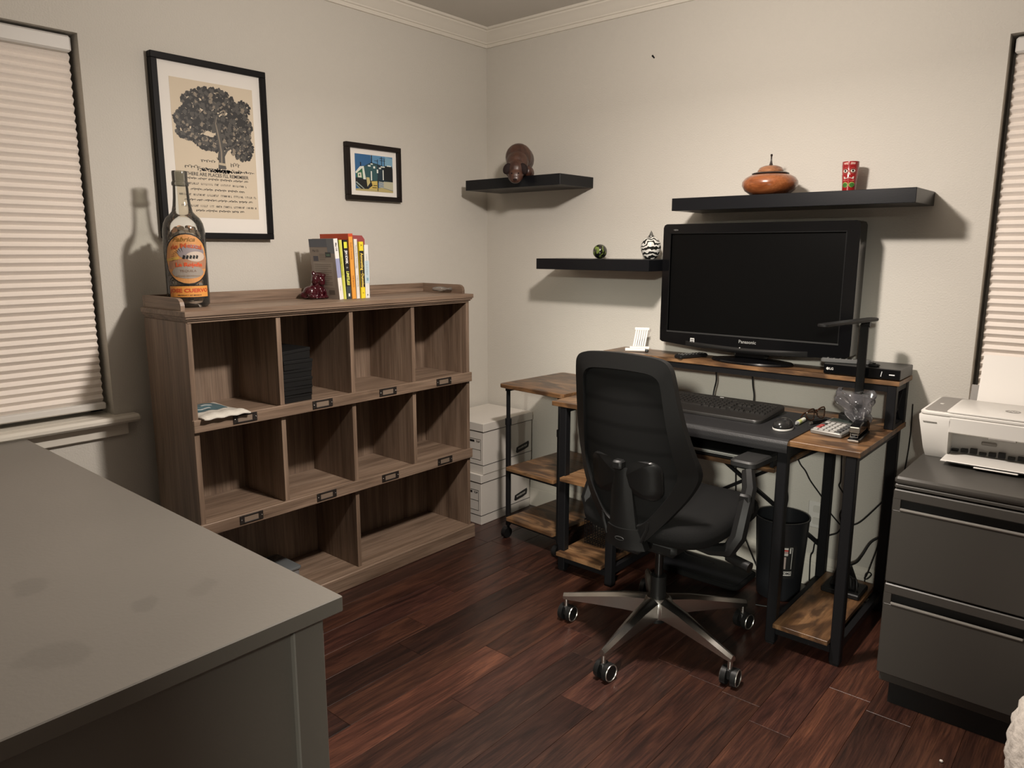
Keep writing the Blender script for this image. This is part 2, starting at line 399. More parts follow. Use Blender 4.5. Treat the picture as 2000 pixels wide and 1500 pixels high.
# windows: pane, frame, stool, apron; cellular shade as a thing hanging in each recess
SHADE = paint('shade_fabric', (.88, .81, .74), .9, bump=.3, bscale=500, spec=.15)
NIGHT = glass('night_pane', (.5, .52, .55), .3)
def window(name, along, a0, a1, z0, z1, label):
    def bx(bb, u0, u1, d0, d1, za, zb, bev=0):   # u along the wall, d outwards behind the wall face (positive = into the wall)
        if along == 'y': bb.box(-d1, -d0, u0, u1, za, zb, bev)
        else: bb.box(u0, u1, d0, d1, za, zb, bev)
        return bb
    fr = B()
    for (u0, u1, za, zb) in ((a0, a0 + .04, z0, z1), (a1 - .04, a1, z0, z1), (a0, a1, z0, z0 + .04), (a0, a1, z1 - .04, z1)): bx(fr, u0, u1, .10, .13, za, zb)
    w = struct(fr.build(name, WHITEP, smooth=False))
    bx(B(), a0 + .03, a1 - .03, .112, .118, z0 + .03, z1 - .03).build('pane', NIGHT, w, smooth=False)
    bx(B(), a0 - .072, a1 + .072, -.055, 0, z0 - .026, z0, .008).build('stool', TRIM, w)
    bx(B(), a0, a1, 0, .14, z0 - .03, z0).build('sill', TRIM, w, smooth=False)
    bx(B(), a0 - .040, a1 + .040, -.016, 0, z0 - .075, z0 - .026, .003).build('apron', TRIM, w)
    root = thing('cellular_shade', label, 'window shade', (-.05, (a0 + a1) / 2, z0 + .02) if along == 'y' else ((a0 + a1) / 2, .05, z0 + .02))
    m = .014
    hr = B(); bx(hr, a0 + m, a1 - m, .018, .075, z1 - .058, z1 - .008, .006); hr.build('head_rail', WHITEP, root)
    br = B(); bx(br, a0 + m, a1 - m, .022, .062, z0 + .020, z0 + .044, .004); br.build('bottom_rail', WHITEP, root)
    zz0, zz1 = z0 + .044, z1 - .058; np_ = 44; pr = []
    for k in range(np_ * 2 + 1):
        t = k / (np_ * 2); d = .036 if k % 2 else .048
        pr.append((d, zz0 + (zz1 - zz0) * t))
    vs = []; n = len(pr)
    for e in (a0 + m + .002, a1 - m - .002):
        vs += [((-d, e, z) if along == 'y' else (e, d, z)) for d, z in pr]
        vs += [((-d - .014, e, z) if along == 'y' else (e, d + .014, z)) for d, z in pr]
    fs = []
    for k in range(n - 1):
        fs.append((k, k + 1, 2 * n + k + 1, 2 * n + k)); fs.append((n + k, 3 * n + k, 3 * n + k + 1, n + k + 1))
        fs.append((k, n + k, n + k + 1, k + 1)); fs.append((2 * n + k, 2 * n + k + 1, 3 * n + k + 1, 3 * n + k))
    bb = B(); bb.add(vs, fs); bb.build('pleated_fabric', SHADE, root, smooth=False)
    return w
window('window_1', 'y', W1[1], W1[0], W1[2], W1[3], 'lowered beige pleated cellular shade in the window beside the large framed tree print')
window('window_2', 'x', W2[0], W2[1], W2[2], W2[3], 'lowered beige pleated cellular shade in the window behind the white printer')

# wall outlet under the desk and the picture nail
o = thing('wall_outlet', 'white electrical outlet plate low on the wall behind the waste bin', 'outlet', (1.80, -.004, .30))
B().box(1.765, 1.835, -.007, -.0005, .245, .355, .003).build('cover_plate', WHITEP, o)
for z in (.275, .325):
    s_ = B().prism(rrect(1.785, 1.815, z - .014, z + .014, .006), -.010, -.006, 1).build('socket', paint('outlet_beige', (.6, .58, .53), .5), o)
tag(center_origin(B().cyl((.975, -.012, 2.166), (.978, 0, 2.158), .004, .003, 8).build('picture_nail', METAL)), 'small bare nail sticking out of the wall above the shelves', 'nail')

# ------------------------------------------------------------------ bookcase
BX0, BX1, BY0, BY1 = .085, .4026, -1.845, -.545
bc = thing('bookcase', 'weathered oak cubbyhole bookcase with label holders and raised back edge', 'bookcase', (.24, -1.195, 0))
for y in (BY0, BY1 - .018):
    B().box(BX0, .388, y, y + .018, 0, 1.116, .001).build('side_panel', OAK(2), bc, smooth=False)
B().box(BX0, BX1 + .004, BY0 - .010, BY1 + .012, 1.134, 1.152, .0015).build('top_panel', OAK(1), bc, smooth=False)
cb = B()
for d, z0, z1 in ((.0, 1.127, 1.134), (.006, 1.121, 1.127), (.012, 1.113, 1.121)):
    cb.box(BX0 + .002, BX1 - d, BY0 - .006 + d * .8, BY1 + .007 - d * .8, z0, z1, .001)
cb.build('cornice', OAK(1), bc, smooth=False)
B().box(BX0 + .012, BX0 + .018, BY0 + .018, BY1 - .018, .05, 1.114).build('back_panel', wood('weathered_oak_back_', [tuple(c * .9 for c in k) for k in OAKC], 2, 1.3, 18, .6, fine=.3), bc, smooth=False)
B().box(BX0, BX0 + .016, BY0, BY1, 1.152, 1.192, .001).build('back_gallery', OAK(1), bc, smooth=False)
gp = [(BX0 + .016, 1.152), (.362, 1.152), (.362, 1.168)] + [(.362 - .03 * (1 - math.cos(t)), 1.168 + .024 * math.sin(t)) for t in (R(30), R(60), R(90))] + [(.30, 1.192), (BX0 + .016, 1.192)]
for y in (BY0, BY1 - .014):
    bb = B(); bb.prism([(p[0], p[1]) for p in gp], y, y + .014, 1); bb.build('side_gallery', OAK(0), bc, smooth=False)
cells = [BY0 + .018 + (BY1 - BY0 - .036) * k / 4 for k in range(5)]
for zt in (.790, .430):
    B().box(BX0 + .018, .386, BY0 + .018, BY1 - .018, zt - .018, zt, .0008).build('shelf', OAK(1), bc, smooth=False)
    B().box(.386, .4005, BY0 - .004, BY1 + .004, zt - .036, zt + .006, .0015).build('rail', OAK(1), bc, smooth=False)
for (z0, z1) in ((.790, 1.114), (.430, .772)):
    for k in (1, 2, 3):
        B().box(BX0 + .018, .384, cells[k] - .009, cells[k] + .009, z0, z1, .0008).build('divider', OAK(2), bc, smooth=False)
B().box(BX0 + .018, .384, cells[2] - .009, cells[2] + .009, .066, .412, .0008).build('divider', OAK(2), bc, smooth=False)
B().box(BX0 + .018, .390, BY0 + .018, BY1 - .018, .048, .066, .0008).build('shelf', OAK(1), bc, smooth=False)
B().box(.388, .406, BY0 - .008, BY1 + .012, 0, .064, .003).build('base_board', OAK(1), bc, smooth=False)
HOLD = paint('label_holder_metal', (.018, .014, .012), .45)
hold0 = None
for zt in (.790, .430):
    for k in range(4):
        y = (cells[k] + cells[k + 1]) / 2; z = zt - .013
        if hold0 is None:
            hb = B()
            for a in (-1, 1):
                hb.box(.4005, .4035, y + a * .036 - .0085, y + a * .036 + .0085, z - .015, z + .015, .0006)
                hb.box(.4005, .4035, y - .036, y + .036, z + a * .0125 - .0025, z + a * .0125 + .0025, .0006)
            hold0 = hb.build('label_holder', HOLD, bc, smooth=False); hy, hz = y, z
            card0 = B().box(.4003, .4012, y - .028, y + .028, z - .011, z + .011).build('label_card', paint('tan_card', (.20, .15, .11), .6), hold0, smooth=False)
            screw0 = [B().ball((.4036, y + a * .039, z), .0022, 8, 5).build('screw', SILVER, hold0) for a in (-1, 1)]
        else:
            h = hold0.copy(); C.objects.link(h); h.parent = bc; h.location = (0, y - hy, z - hz)
            for ch in [card0] + screw0:
                c = ch.copy(); C.objects.link(c); c.parent = h

# ------------------------------------------------------------------ the things on the bookcase
BT = 1.152
# big bottle of coins
BOT = (.195, -1.735)
bt = thing('glass_bottle', 'tall clear glass liquor bottle with orange labels, part filled with coins', 'bottle', (BOT[0], BOT[1], BT))
RB = .068
bpf = [(.0, .012), (.030, .008), (.050, 0), (.060, .002), (.067, .010), (RB, .02), (RB, .245), (.0665, .262), (.062, .282), (.0535, .299), (.042, .310), (.0335, .320), (.029, .340), (.0262, .365), (.0245, .395), (.0240, .408)]
b = B(); b.lathe(bpf, (BOT[0], BOT[1], BT), 40); b.f = b.f[:-1]; b.mi = b.mi[:-1]
BGL = glass('bottle_glass', (.96, .97, .95), .05, .03, .32, (.30, .29, .26))
b.build('bottle_wall', BGL, bt)
b = B(); b.lathe([(.0195, .405), (.0265, .405), (.0275, .411), (.0265, .417), (.024, .420), (.0245, .448), (.0235, .453), (.0195, .453), (.0195, .405)], (BOT[0], BOT[1], BT), 32); b.build('neck_finish', glass('bottle_lip', (.85, .86, .82), .25, .05, .65, (.2, .19, .17)), bt)
A0 = math.atan2(-2.949 - BOT[1], 2.712 - BOT[0]) + R(4)   # labels face a little right of the camera
LABEL = [1, 0, 1]
def onbottle(u, v, d): a = A0 + u * LABEL[0] / RB; return (BOT[0] + (RB + d) * math.cos(a), BOT[1] + (RB + d) * math.sin(a), BT + LABEL[1] + (v - .15) * LABEL[2] + .15)
def label_shape(pts, mat, d, b):
    b.m(mat); n = b.add([(p[0], p[1], 0) for p in pts], []); return n
def curved_patch(b, mat, outline, d, nu=18):
    """fill a convex outline (list of (u,v)) with strips wrapped round the bottle"""
    b.m(mat); us = [p[0] for p in outline]; u0, u1 = min(us), max(us)
    def span(u):
        zs = []; n = len(outline)
        for i in range(n):
            (a, c), (e, f) = outline[i], outline[(i + 1) % n]
            if (a - u) * (e - u) <= 0 and abs(a - e) > 1e-9: zs.append(c + (f - c) * (u - a) / (e - a))
        return (min(zs), max(zs)) if zs else (0, 0)
    ks = [u0 + (u1 - u0) * (.0005 + .999 * i / nu) for i in range(nu + 1)]
    vs = []
    for u in ks:
        lo, hi = span(u); vs += [onbottle(u, lo, d), onbottle(u, hi, d)]
    b.add(vs, [(2 * i, 2 * i + 2, 2 * i + 3, 2 * i + 1) for i in range(nu)])
def ell(cx, cy, rx, ry, n=28, a0=0, a1=360): return [(cx + rx * math.cos(R(a0 + (a1 - a0) * i / n)), cy + ry * math.sin(R(a0 + (a1 - a0) * i / n))) for i in range(n + (0 if a1 - a0 == 360 else 1))]
def btext(b, mat, txt, size, u, v, d, shear=0, bold=0, arch=0):
    b.m(mat); n = len(b.v); b.text(txt, size, Matrix.Identity(4), shear=shear, bold=bold)
    b.fn(n, lambda x, y, z: onbottle(u + x, v + y - arch * (x ** 2), d))
ORG, ORG2, YEL = flat((.60, .24, .06)), flat((.64, .30, .10)), flat((.66, .42, .09))
b = B()
LABEL[:] = [1.28, .013, 1.04]
curved_patch(b, INK, ell(0, .150, .062, .082), .0004)
curved_patch(b, ORG2, ell(0, .150, .058, .078), .0007)
curved_patch(b, flat((.42, .22, .13)), [(-.054, .118), (.054, .118), (.057, .140), (.052, .165), (.0, .155), (-.052, .140)], .0010)
curved_patch(b, flat((.30, .26, .27)), ell(.012, .172, .036, .024), .0013)
curved_patch(b, flat((.60, .50, .42)), ell(.022, .158, .026, .016), .0016)
curved_patch(b, YEL, [(-.056, .142), (-.02, .150), (-.02, .158), (-.057, .150)], .0016)
for k in range(9):
    t = R(100 + k * 11); curved_patch(b, INK, [(-.006 + .022 * math.cos(t), .150 + .022 * math.sin(t)), (-.006 + .036 * math.cos(t), .150 + .036 * math.sin(t)), (-.006 + .036 * math.cos(t + .05), .150 + .036 * math.sin(t + .05))], .0018, 3)
curved_patch(b, flat((.33, .29, .25)), ell(0, .108, .042, .020), .0013)
b.build('oval_label', ORG, bt, smooth=False).data.materials
b = B()
btext(b, flat((.26, .13, .02)), 'Fabrica', .019, -.006, .212, .0018, .35, .0004, 0)
btext(b, flat((.52, .10, .03)), 'de Mezcal', .020, 0, .192, .0022, 0, .0005, 4)
btext(b, flat((.70, .10, .03)), 'La Rojeña', .017, .004, .132, .0020, 0, .0006, 0)
btext(b, flat((.24, .15, .10)), 'TEQUILA', .010, 0, .112, .0020, 0, 0, 0)
btext(b, flat((.30, .20, .12)), 'HECHO EN MEXICO', .0065, 0, .096, .0020, 0, 0, 0)
for k in range(5):
    x = -.012 + .008 * k; curved_patch(b, INK, [(x, .152), (x + .006, .150), (x + .008, .160), (x + .003, .164)], .0020, 3)
b.build('oval_label_print', INK, bt, smooth=False)
b = B(); curved_patch(b, INK, [(-.056, .026), (.056, .026), (.056, .066), (-.056, .066)], .0004)
curved_patch(b, flat((.72, .31, .065)), [(-.0535, .0285), (.0535, .0285), (.0535, .0635), (-.0535, .0635)], .0008)
btext(b, flat((.55, .07, .02)), 'JOSE CUERVO', .0165, 0, .049, .0013, 0, .0006, 0)
btext(b, INK, 'PRODUCT OF MEXICO', .0058, 0, .034, .0013, 0, .0001, 0)
b.build('name_label', ORG, bt, smooth=False)
LABEL[:] = [1, 0, 1]
b = B(); coinm = [paint('coin_nickel', (.42, .38, .33), .35, metal=.35), paint('coin_copper', (.42, .22, .12), .35, metal=.35), paint('coin_dull', (.20, .155, .11), .45, metal=.3)]
rc = random.Random(3)
for k in range(420):
    z = rc.uniform(.022, .268); a = rc.uniform(0, 2 * PI); rr = rc.uniform(.0095, .012)
    rmax = .050 if z < .25 else .044; r_ = rmax * math.sqrt(rc.uniform(.25, 1))
    b.m(coinm[rc.choice((0, 0, 1, 2, 2))])
    n = len(b.v); b.cyl((0, 0, -.0009), (0, 0, .0009), rr, None, 10)
    tilt = Matrix.Rotation(a, 4, 'Z') @ Matrix.Rotation(rc.uniform(R(35), R(100)), 4, 'Y') @ Matrix.Rotation(rc.uniform(0, 6), 4, 'Z')
    b.tf(n, Matrix.Translation((BOT[0] + r_ * math.cos(a), BOT[1] + r_ * math.sin(a), BT + z)) @ tilt)
b.m(coinm[2]); b.lathe([(.0, .02), (.045, .02), (.045, .24), (.03, .262), (0, .258)], (BOT[0], BOT[1], BT), 20)
tag(center_origin(b.build('coins', coinm[0], smooth=False)), 'loose silver and copper coins heaped inside the clear liquor bottle', 'coins', kind='stuff')

# dark red glass lion
def blobs(name, mat, parts, voxel, parent=None, smooth_it=6):
    b = B()
    for c, r in parts: b.ball(c, r, 14, 10)
    o = b.build(name, mat, parent)
    md = o.modifiers.new('fuse', 'REMESH'); md.mode = 'VOXEL'; md.voxel_size = voxel; md.use_smooth_shade = True
    if smooth_it: sm = o.modifiers.new('soften', 'SMOOTH'); sm.iterations = smooth_it; sm.factor = .5
    return o
LX, LY = .175, -1.200
def lp(dx, dy, dz): return (LX + dx, LY + dy, BT + dz)
parts = [(lp(-.005, -.022, .028), (.028, .036, .026)), (lp(0, .002, .045), (.026, .028, .034)), (lp(.006, .006, .080), (.027, .027, .026)),
         (lp(.026, .006, .072), (.014, .016, .012)), (lp(.018, .030, .020), (.011, .010, .021)), (lp(.024, .002, .020), (.011, .010, .021)),
         (lp(.026, .034, .007), (.015, .011, .007)), (lp(.033, .004, .007), (.014, .011, .007)), (lp(.020, -.040, .012), (.020, .014, .012)), (lp(-.02, -.03, .012), (.02, .024, .012)),
         (lp(-.018, -.05, .016), (.014, .016, .014)), (lp(.002, -.016, .100), (.009, .008, .012)), (lp(.002, .028, .100), (.009, .008, .012)), (lp(.026, -.004, .094), (.010, .010, .007)), (lp(.026, .016, .094), (.010, .010, .007)),
         (lp(.012, -.018, .075), (.016, .013, .020)), (lp(.012, .029, .075), (.016, .013, .020)), (lp(.030, .006, .060), (.010, .013, .006)), (lp(0, -.005, .006), (.04, .056, .006))]
tag(center_origin(blobs('lion_figurine', paint('oxblood_glass', (.040, .003, .007), .10, coat=.4), parts, .0032, smooth_it=3)), 'dark red glossy seated lion figurine beside the row of books', 'figurine')

# books, spines to the room
def book(label, x0, x1, y0, y1, h, lean, cover, spine, extras, pages=(.66, .60, .50), front=None):
    """spine face at x1; y0..y1 thickness; lean about the foot towards -y (degrees)"""
    th = y1 - y0; yc = (y0 + y1) / 2
    o = thing('book', label, 'book', ((x0 + x1) / 2, yc, BT), 0, None, True)
    hx = (x1 - x0) / 2; t = .0016
    TF = Matrix.Translation((0, -th / 2, 0)) @ Matrix.Rotation(R(lean), 4, 'X') @ Matrix.Translation((0, th / 2, 0))
    b = B()
    b.m(cover); b.box(-hx, hx, -th / 2, -th / 2 + t, 0, h); b.m(front or cover); b.box(-hx, hx, th / 2 - t, th / 2, 0, h)
    b.m(spine); b.box(hx - t, hx, -th / 2, th / 2, 0, h, .0004); b.tf(0, TF); b.build('cover', cover, o, smooth=False)
    b = B(); b.box(-hx + .003, hx - t, -th / 2 + t, th / 2 - t, .003, h - .003); b.tf(0, TF); b.build('page_block', flat(pages, .8), o, smooth=False)
    def S(w, z, d=.0004):    # spine coords: w across (-.5..), z up
        return (hx + d, w, z)
    for part, kinds in (('spine_print', ('rect', 'spine')), ('cover_print', ('back', 'btext'))):
      b = B()
      for e in [x for x in extras if x[0] in kinds]:
        if e[0] == 'rect': b.m(flat(e[1])); _, _, w0, w1, z0, z1 = e[:6]; d = e[6] if len(e) > 6 else .0004; b.poly([S(w0 * th, z0, d), S(w1 * th, z0, d), S(w1 * th, z1, d), S(w0 * th, z1, d)])
        elif e[0] == 'spine': b.m(flat(e[1])); b.text(e[2], e[3], frame_mat((hx + .0010, 0, e[4]), (0, 0, -1), (0, 1, 0)), shear=e[5] if len(e) > 5 else 0, bold=e[6] if len(e) > 6 else 0, sx=e[7] if len(e) > 7 else 1)
        elif e[0] == 'back': b.m(flat(e[1])); _, _, a0, a1, z0, z1 = e[:6]; d = e[6] if len(e) > 6 else .0004; b.poly([(-hx + 2 * hx * a0, -th / 2 - d, z0), (-hx + 2 * hx * a1, -th / 2 - d, z0), (-hx + 2 * hx * a1, -th / 2 - d, z1), (-hx + 2 * hx * a0, -th / 2 - d, z1)])
        elif e[0] == 'btext': b.m(flat(e[1])); b.text(e[2], e[3], frame_mat((-hx + 2 * hx * e[4], -th / 2 - .0012, e[5]), (1, 0, 0), (0, 0, 1)), align='LEFT')
      if b.v: b.tf(0, TF); b.build(part, INK, o, smooth=False)
    return o
gx = [('back', (.14, .16, .20), 0, .72, .205, .237), ('back', (.20, .22, .25), .72, 1, .18, .237, .0003), ('btext', (.02, .02, .02), 'Mac OS', .013, .12, .190), ('back', (.10, .10, .13), .12, .32, .150, .170), ('back', (.05, .06, .06), .62, .84, .165, .185), ('back', (.12, .22, .16), .66, .80, .170, .178, .0008)]
for k in range(4): gx.append(('back', (.22, .19, .16), .38, .60 if k % 2 else .64, .176 - .007 * k, .1785 - .007 * k))
gx.append(('back', (.42, .37, .32), .10, .88, .045, .146))
for k in range(11): gx.append(('back', (.24, .21, .18), .14, .80 - .12 * (k % 3 == 2), .136 - .008 * k, .1385 - .008 * k, .0008))
gx += [('back', (.16, .14, .12), .62, .84, .018, .036), ('rect', (.78, .76, .72), -.5, .5, .160, .237), ('rect', (.30, .32, .50), -.5, .5, .085, .160), ('rect', (.78, .75, .70), -.5, .5, .0, .085), ('spine', (.03, .03, .03), 'Mac OS', .010, .205, 0, .0003), ('spine', (.3, .3, .3), 'Missing', .006, .045)]
book('thin grey paperback showing its text covered back, leaning beside the red lion', .12, .285, -1.171, -1.152, .237, 5, flat((.36, .31, .27)), flat((.75, .73, .69)), gx)
book('yellow green paperback between the grey and the black spined books', .12, .282, -1.1505, -1.1365, .232, 3.5, flat((.46, .48, .06)), flat((.55, .55, .07)), [('rect', (.75, .75, .2), .2, .5, 0, .232), ('spine', (.12, .12, .02), 'The Daily Practice Guide', .007, .13)])
book('black spined hardback with white and yellow title lettering', .115, .285, -1.1355, -1.1135, .232, 2.8, INK, INK, [('rect', (.70, .72, .05), -.34, .34, .200, .224), ('rect', (.04, .05, .05), -.5, .5, 0, .05), ('spine', (.85, .85, .83), 'JIM KWIK', .0155, .165, 0, .0005, .8), ('spine', (.80, .82, .15), 'LIMITLESS', .0165, .083, .25, .0006, .78), ('spine', (.4, .4, .4), '&', .013, .124), ('rect', (.75, .75, .73), -.15, .2, .010, .022, .0008)])
book('tall orange book with a red top band', .10, .287, -1.1125, -1.0905, .257, 2.2, flat((.72, .28, .035)), flat((.75, .33, .05)), [('back', (.55, .07, .02), 0, 1, .232, .257), ('rect', (.55, .07, .02), -.5, .5, .245, .257), ('btext', (.1, .02, .01), 'The Bogleheads', .012, .42, .224), ('spine', (.35, .10, .02), 'Guide to Investing', .009, .19), ('spine', (.35, .10, .02), 'THE BASICS', .009, .07)])
book('white spined paperback between the orange and the yellow books', .12, .286, -1.0895, -1.0715, .236, 1.5, flat((.70, .67, .60)), flat((.74, .71, .65)), [('spine', (.25, .24, .22), 'Thinking about Tomorrow', .008, .17), ('spine', (.4, .38, .35), 'o', .016, .125), ('spine', (.3, .29, .27), 'A FIELD NOTE', .007, .07)])
o = thing('book', 'faded pink booklet standing against the back edge behind the white and yellow books', 'book', (.110, -.97, BT))
b = B().m(flat((.34, .07, .07))); b.prism([(-1.030, BT), (-.908, BT), (-.908, 1.390), (-.922, 1.406), (-1.030, 1.408)], .1022, .1036, 0); b.prism([(-1.030, BT), (-.908, BT), (-.908, 1.390), (-.922, 1.406), (-1.030, 1.408)], .1164, .1178, 0); b.build('cover', INK, o, smooth=False)
B().prism([(-1.028, BT + .002), (-.910, BT + .002), (-.910, 1.387), (-.923, 1.403), (-1.028, 1.405)], .1036, .1164, 0).build('page_block', flat((.6, .5, .42), .8), o, smooth=False)
book('yellow and black accounting paperback', .12, .288, -1.0685, -1.0450, .226, 1.0, flat((.80, .60, .03)), flat((.82, .64, .03)), [('rect', (.012, .012, .012), -.42, .42, .045, .190), ('spine', (.85, .62, .12), 'Accounting', .0185, .147, 0, .0005, .8), ('spine', (.85, .62, .12), 'FOR', .007, .103), ('spine', (.85, .62, .12), 'Dummies', .0175, .072, 0, .0005, .8), ('spine', (.05, .04, .01), 'A', .012, .212), ('spine', (.1, .09, .02), 'ii', .010, .022)])
book('pale blue and white paperback at the open end of the row', .125, .284, -1.0440, -1.0200, .214, 0, flat((.62, .68, .70)), flat((.74, .74, .71)), [('rect', (.50, .62, .68), -.5, .5, .06, .15), ('spine', (.30, .34, .36), 'LOVE IN A BLUE SHADE', .008, .135), ('rect', (.2, .35, .42), -.1, .25, .070, .082, .0008), ('rect', (.1, .1, .1), -.1, .1, .01, .016, .0008)])

# clear glass fish
b = B(); n = len(b.v)
fp = [(-.042, .001), (-.036, .010), (-.02, .016), (0, .017), (.018, .013), (.030, .006), (.037, .009), (.044, .015), (.040, 0)]
b.lathe([(.0, -.045), (.010, -.042), (.016, -.028), (.018, -.010), (.015, .008), (.009, .020), (.006, .026), (.011, .036), (.014, .044), (0, .046)], (0, 0, 0), 14, 1, .62)
b.tf(n, Matrix.Translation((.262, -.590, BT + .0185)) @ Matrix.Rotation(R(42), 4, 'Z') @ Matrix.Rotation(R(90), 4, 'Y') @ Matrix.Rotation(R(90), 4, 'Z'))
b.v = [(x, y, max(z, BT + .0005)) for x, y, z in b.v]
tag(center_origin(b.build('glass_fish', glass('crystal', (.92, .91, .88), .22, .02, .6, (.5, .47, .42)))), 'small clear glass fish ornament inside the raised end of the bookcase top', 'ornament')

# stack of tape cases
tz = .7905
cases = [(-.006, .02, .030), (.0, .004, .030), (.004, -.012, .032), (.002, -.004, .032), (.006, .03, .034), (-.008, .05, .034)]
for k, (dx, rz, h) in enumerate(cases):
    lab = ['lowest black plastic tape case of the stack', 'second black plastic tape case up from the shelf', 'third black plastic tape case up, grey sticker on its end', 'fourth black plastic tape case up, pale sticker on its end', 'black plastic tape case just under the topmost one', 'topmost black plastic tape case of the stack, lid slightly raised'][k]
    o = thing('tape_case', lab, 'tape case', (.268 + dx, -1.433, tz), rz, 'black tape cases stacked in the bookcase', True)
    B().prism(rrect(-.098, .098, -.062, .062, .004, 2), 0, h - .004, 2, .0008).build('tray', PLASTIC, o, smooth=False)
    lid = B().prism(rrect(-.100, .100, -.0635, .0635, .004, 2), h - .012, h - .0006, 2, .0012); 
    if k == 5: lid.tf(0, Matrix.Translation((0, -.06, h - .006)) @ Matrix.Rotation(R(3.5), 4, 'X') @ Matrix.Translation((0, .06, -h + .006)))
    lid.build('lid', PLASTIC, o, smooth=False)
    if k in (2, 3): B().box(-.03, .03, -.0645, -.0622, .006, h - .013).build('sticker', flat((.20, .19, .16) if k == 3 else (.10, .10, .09)), o, smooth=False)
    tz += h
# packet with a teal card
pk = thing('mailing_packet', 'clear padded packet holding a teal printed card, flat in the bookcase', 'packet', (.30, -1.745, .79))
def pad(u, v):
    x = .165 + .255 * v; y = -1.822 + .165 * u; e = min(u, 1 - u, v, 1 - v); h = .004 + .013 * min(1, e * 5) ** .6 + .0016 * math.sin(u * 21 + v * 9)
    if x > .40: h -= 0
    return (x, y, .7905 + h + (.006 if x > .36 else 0) * min(1, (x - .36) / .03))
b = B(); b.grid(pad, 22, 22, (0, 0, -.0035)); b.build('plastic_sleeve', paint('bubble_plastic', (.66, .63, .56), .25, bump=.4, bscale=90), pk)
b = B()
def card(u0, u1, v0, v1, mat, d):
    b.m(mat); b.grid(lambda u, v: tuple(Vector(pad(u0 + (u1 - u0) * u, v0 + (v1 - v0) * v)) + Vector((0, 0, d))), 8, 8)
card(.02, .78, .12, .66, flat((.05, .13, .16), .3), .0012); card(.1, .5, .50, .56, flat((.6, .65, .65), .3), .002); card(.45, .68, .30, .36, flat((.6, .65, .65), .3), .002); card(.3, .6, .36, .48, flat((.07, .20, .25), .3), .0019)
b.build('teal_card', INK, pk, smooth=False)
# grey lidded box in the bottom cubby
o = thing('plastic_box', 'grey translucent plastic box with a flat lid in the lowest cubby', 'box', (.20, -1.54, .066))
B().prism(rrect(.115, .285, -1.68, -1.412, .012), .066, .104, 2, .002).build('tub', paint('grey_tub', (.22, .22, .22), .3), o)
B().prism(rrect(.110, .290, -1.685, -1.405, .014), .104, .114, 2, .002).build('lid', paint('grey_lid', (.13, .14, .145), .22), o)

# ------------------------------------------------------------------ bankers boxes in the corner
def bankers(label, x0, x1, y0, y1, z0, h, shift):
    o = thing('file_storage_box', label, 'storage box', ((x0 + x1) / 2, (y0 + y1) / 2, z0), 0, 'cardboard file boxes stacked in the corner')
    B().box(x0 + .004, x1 - .004, y0 + .004, y1 - .004, z0, z0 + h - .012, .002).build('carton', CARD, o, smooth=False)
    lb = B(); lb.box(x0, x1, y0, y1, z0 + h - .042, z0 + h, .002); lb.build('lid', CARD, o, smooth=False)
    ln = B(); ln.m(INK); ln.box(x0 + .0032, x1 - .0032, y0 + .0032, y1 - .0032, z0 + .046, z0 + .0485); ln.box(x0 + .0025, x1 - .0025, y0 + .0025, y1 - .0025, z0 + h - .0445, z0 + h - .0425); ln.build('printed_line', INK, o, smooth=False)
    # front label panel (faces -y) and side logo (faces +x)
    p = B(); yf = y0 + .0028; p.m(INK)
    fx0, fx1, fz0, fz1 = x0 + .075, x1 - .022, z0 + .072, z0 + .175
    for q in ((fx0, fx1, fz0, fz0 + .001), (fx0, fx1, fz1, fz1 + .001), (fx0, fx0 + .001, fz0, fz1), (fx1, fx1 + .001, fz0, fz1), (fx0, fx1, fz0 + .05, fz0 + .051)): p.box(q[0], q[1], yf, yf + .001, q[2], q[3])
    p.box(fx1 - .12, fx1 - .042, yf, yf + .001, fz1 - .016, fz1 - .006); p.text('TOP', .013, frame_mat((fx1 - .018, yf - .0003, fz1 - .012), (1, 0, 0), (0, 0, 1)), bold=.0003)
    p.build('label_panel', INK, o, smooth=False); p = B().m(INK)
    xs = x1 - .0028
    c = (y1 - .075, z0 + .085)
    pl = [(-.055, -.020), (-.045, -.026), (.015, -.018), (.045, -.010), (.050, .010), (.046, .022), (.0, .014), (-.050, .004)]
    p.prism([(c[0] + a, c[1] + d) for a, d in pl], xs - .001, xs, 0)
    p.m(flat((.6, .58, .52))); p.text('BANKERS BOX', .0125, frame_mat((xs + .0004, c[0] - .002, c[1] - .002), (0, 1, .14), (0, -.14, 1)), bold=.0003, sx=.85); p.build('side_logo', INK, o, smooth=False)
    return o
bankers('white cardboard file box on the floor, under another one', .022, .333, -.412, -.028, 0, .258, 0)
bankers('white cardboard file box stacked on another, lid on top', .026, .340, -.402, -.024, .258, .258, 0)

# ------------------------------------------------------------------ pictures on the left wall
def picture(name, label, y0, y1, z0, z1, wf, depth, fmat):
    """y0 = end nearer the window; returns root and inner plane helper (u 0..1 towards the corner, v 0..1 up)"""
    o = thing(name, label, 'picture', (.0, (y0 + y1) / 2, z0))
    for a in ((y0, y1, z0, z0 + wf), (y0, y1, z1 - wf, z1), (y0, y0 + wf, z0 + wf, z1 - wf), (y1 - wf, y1, z0 + wf, z1 - wf)):
        B().box(.003, depth, a[0], a[1], a[2], a[3], .0015).build('frame_side', fmat, o, smooth=False)
    B().box(.003, depth - .014, y0 + wf * .5, y1 - wf * .5, z0 + wf * .5, z1 - wf * .5).build('mat_board', PAPER, o, smooth=False)
    return o
FR = paint('black_frame', (.006, .0055, .006), .5, spec=.15)
pic = picture('large_picture', 'large black framed tree print with lettering in a wide white mat', -1.727, -1.290, 1.386, 2.016, .022, .032, FR)
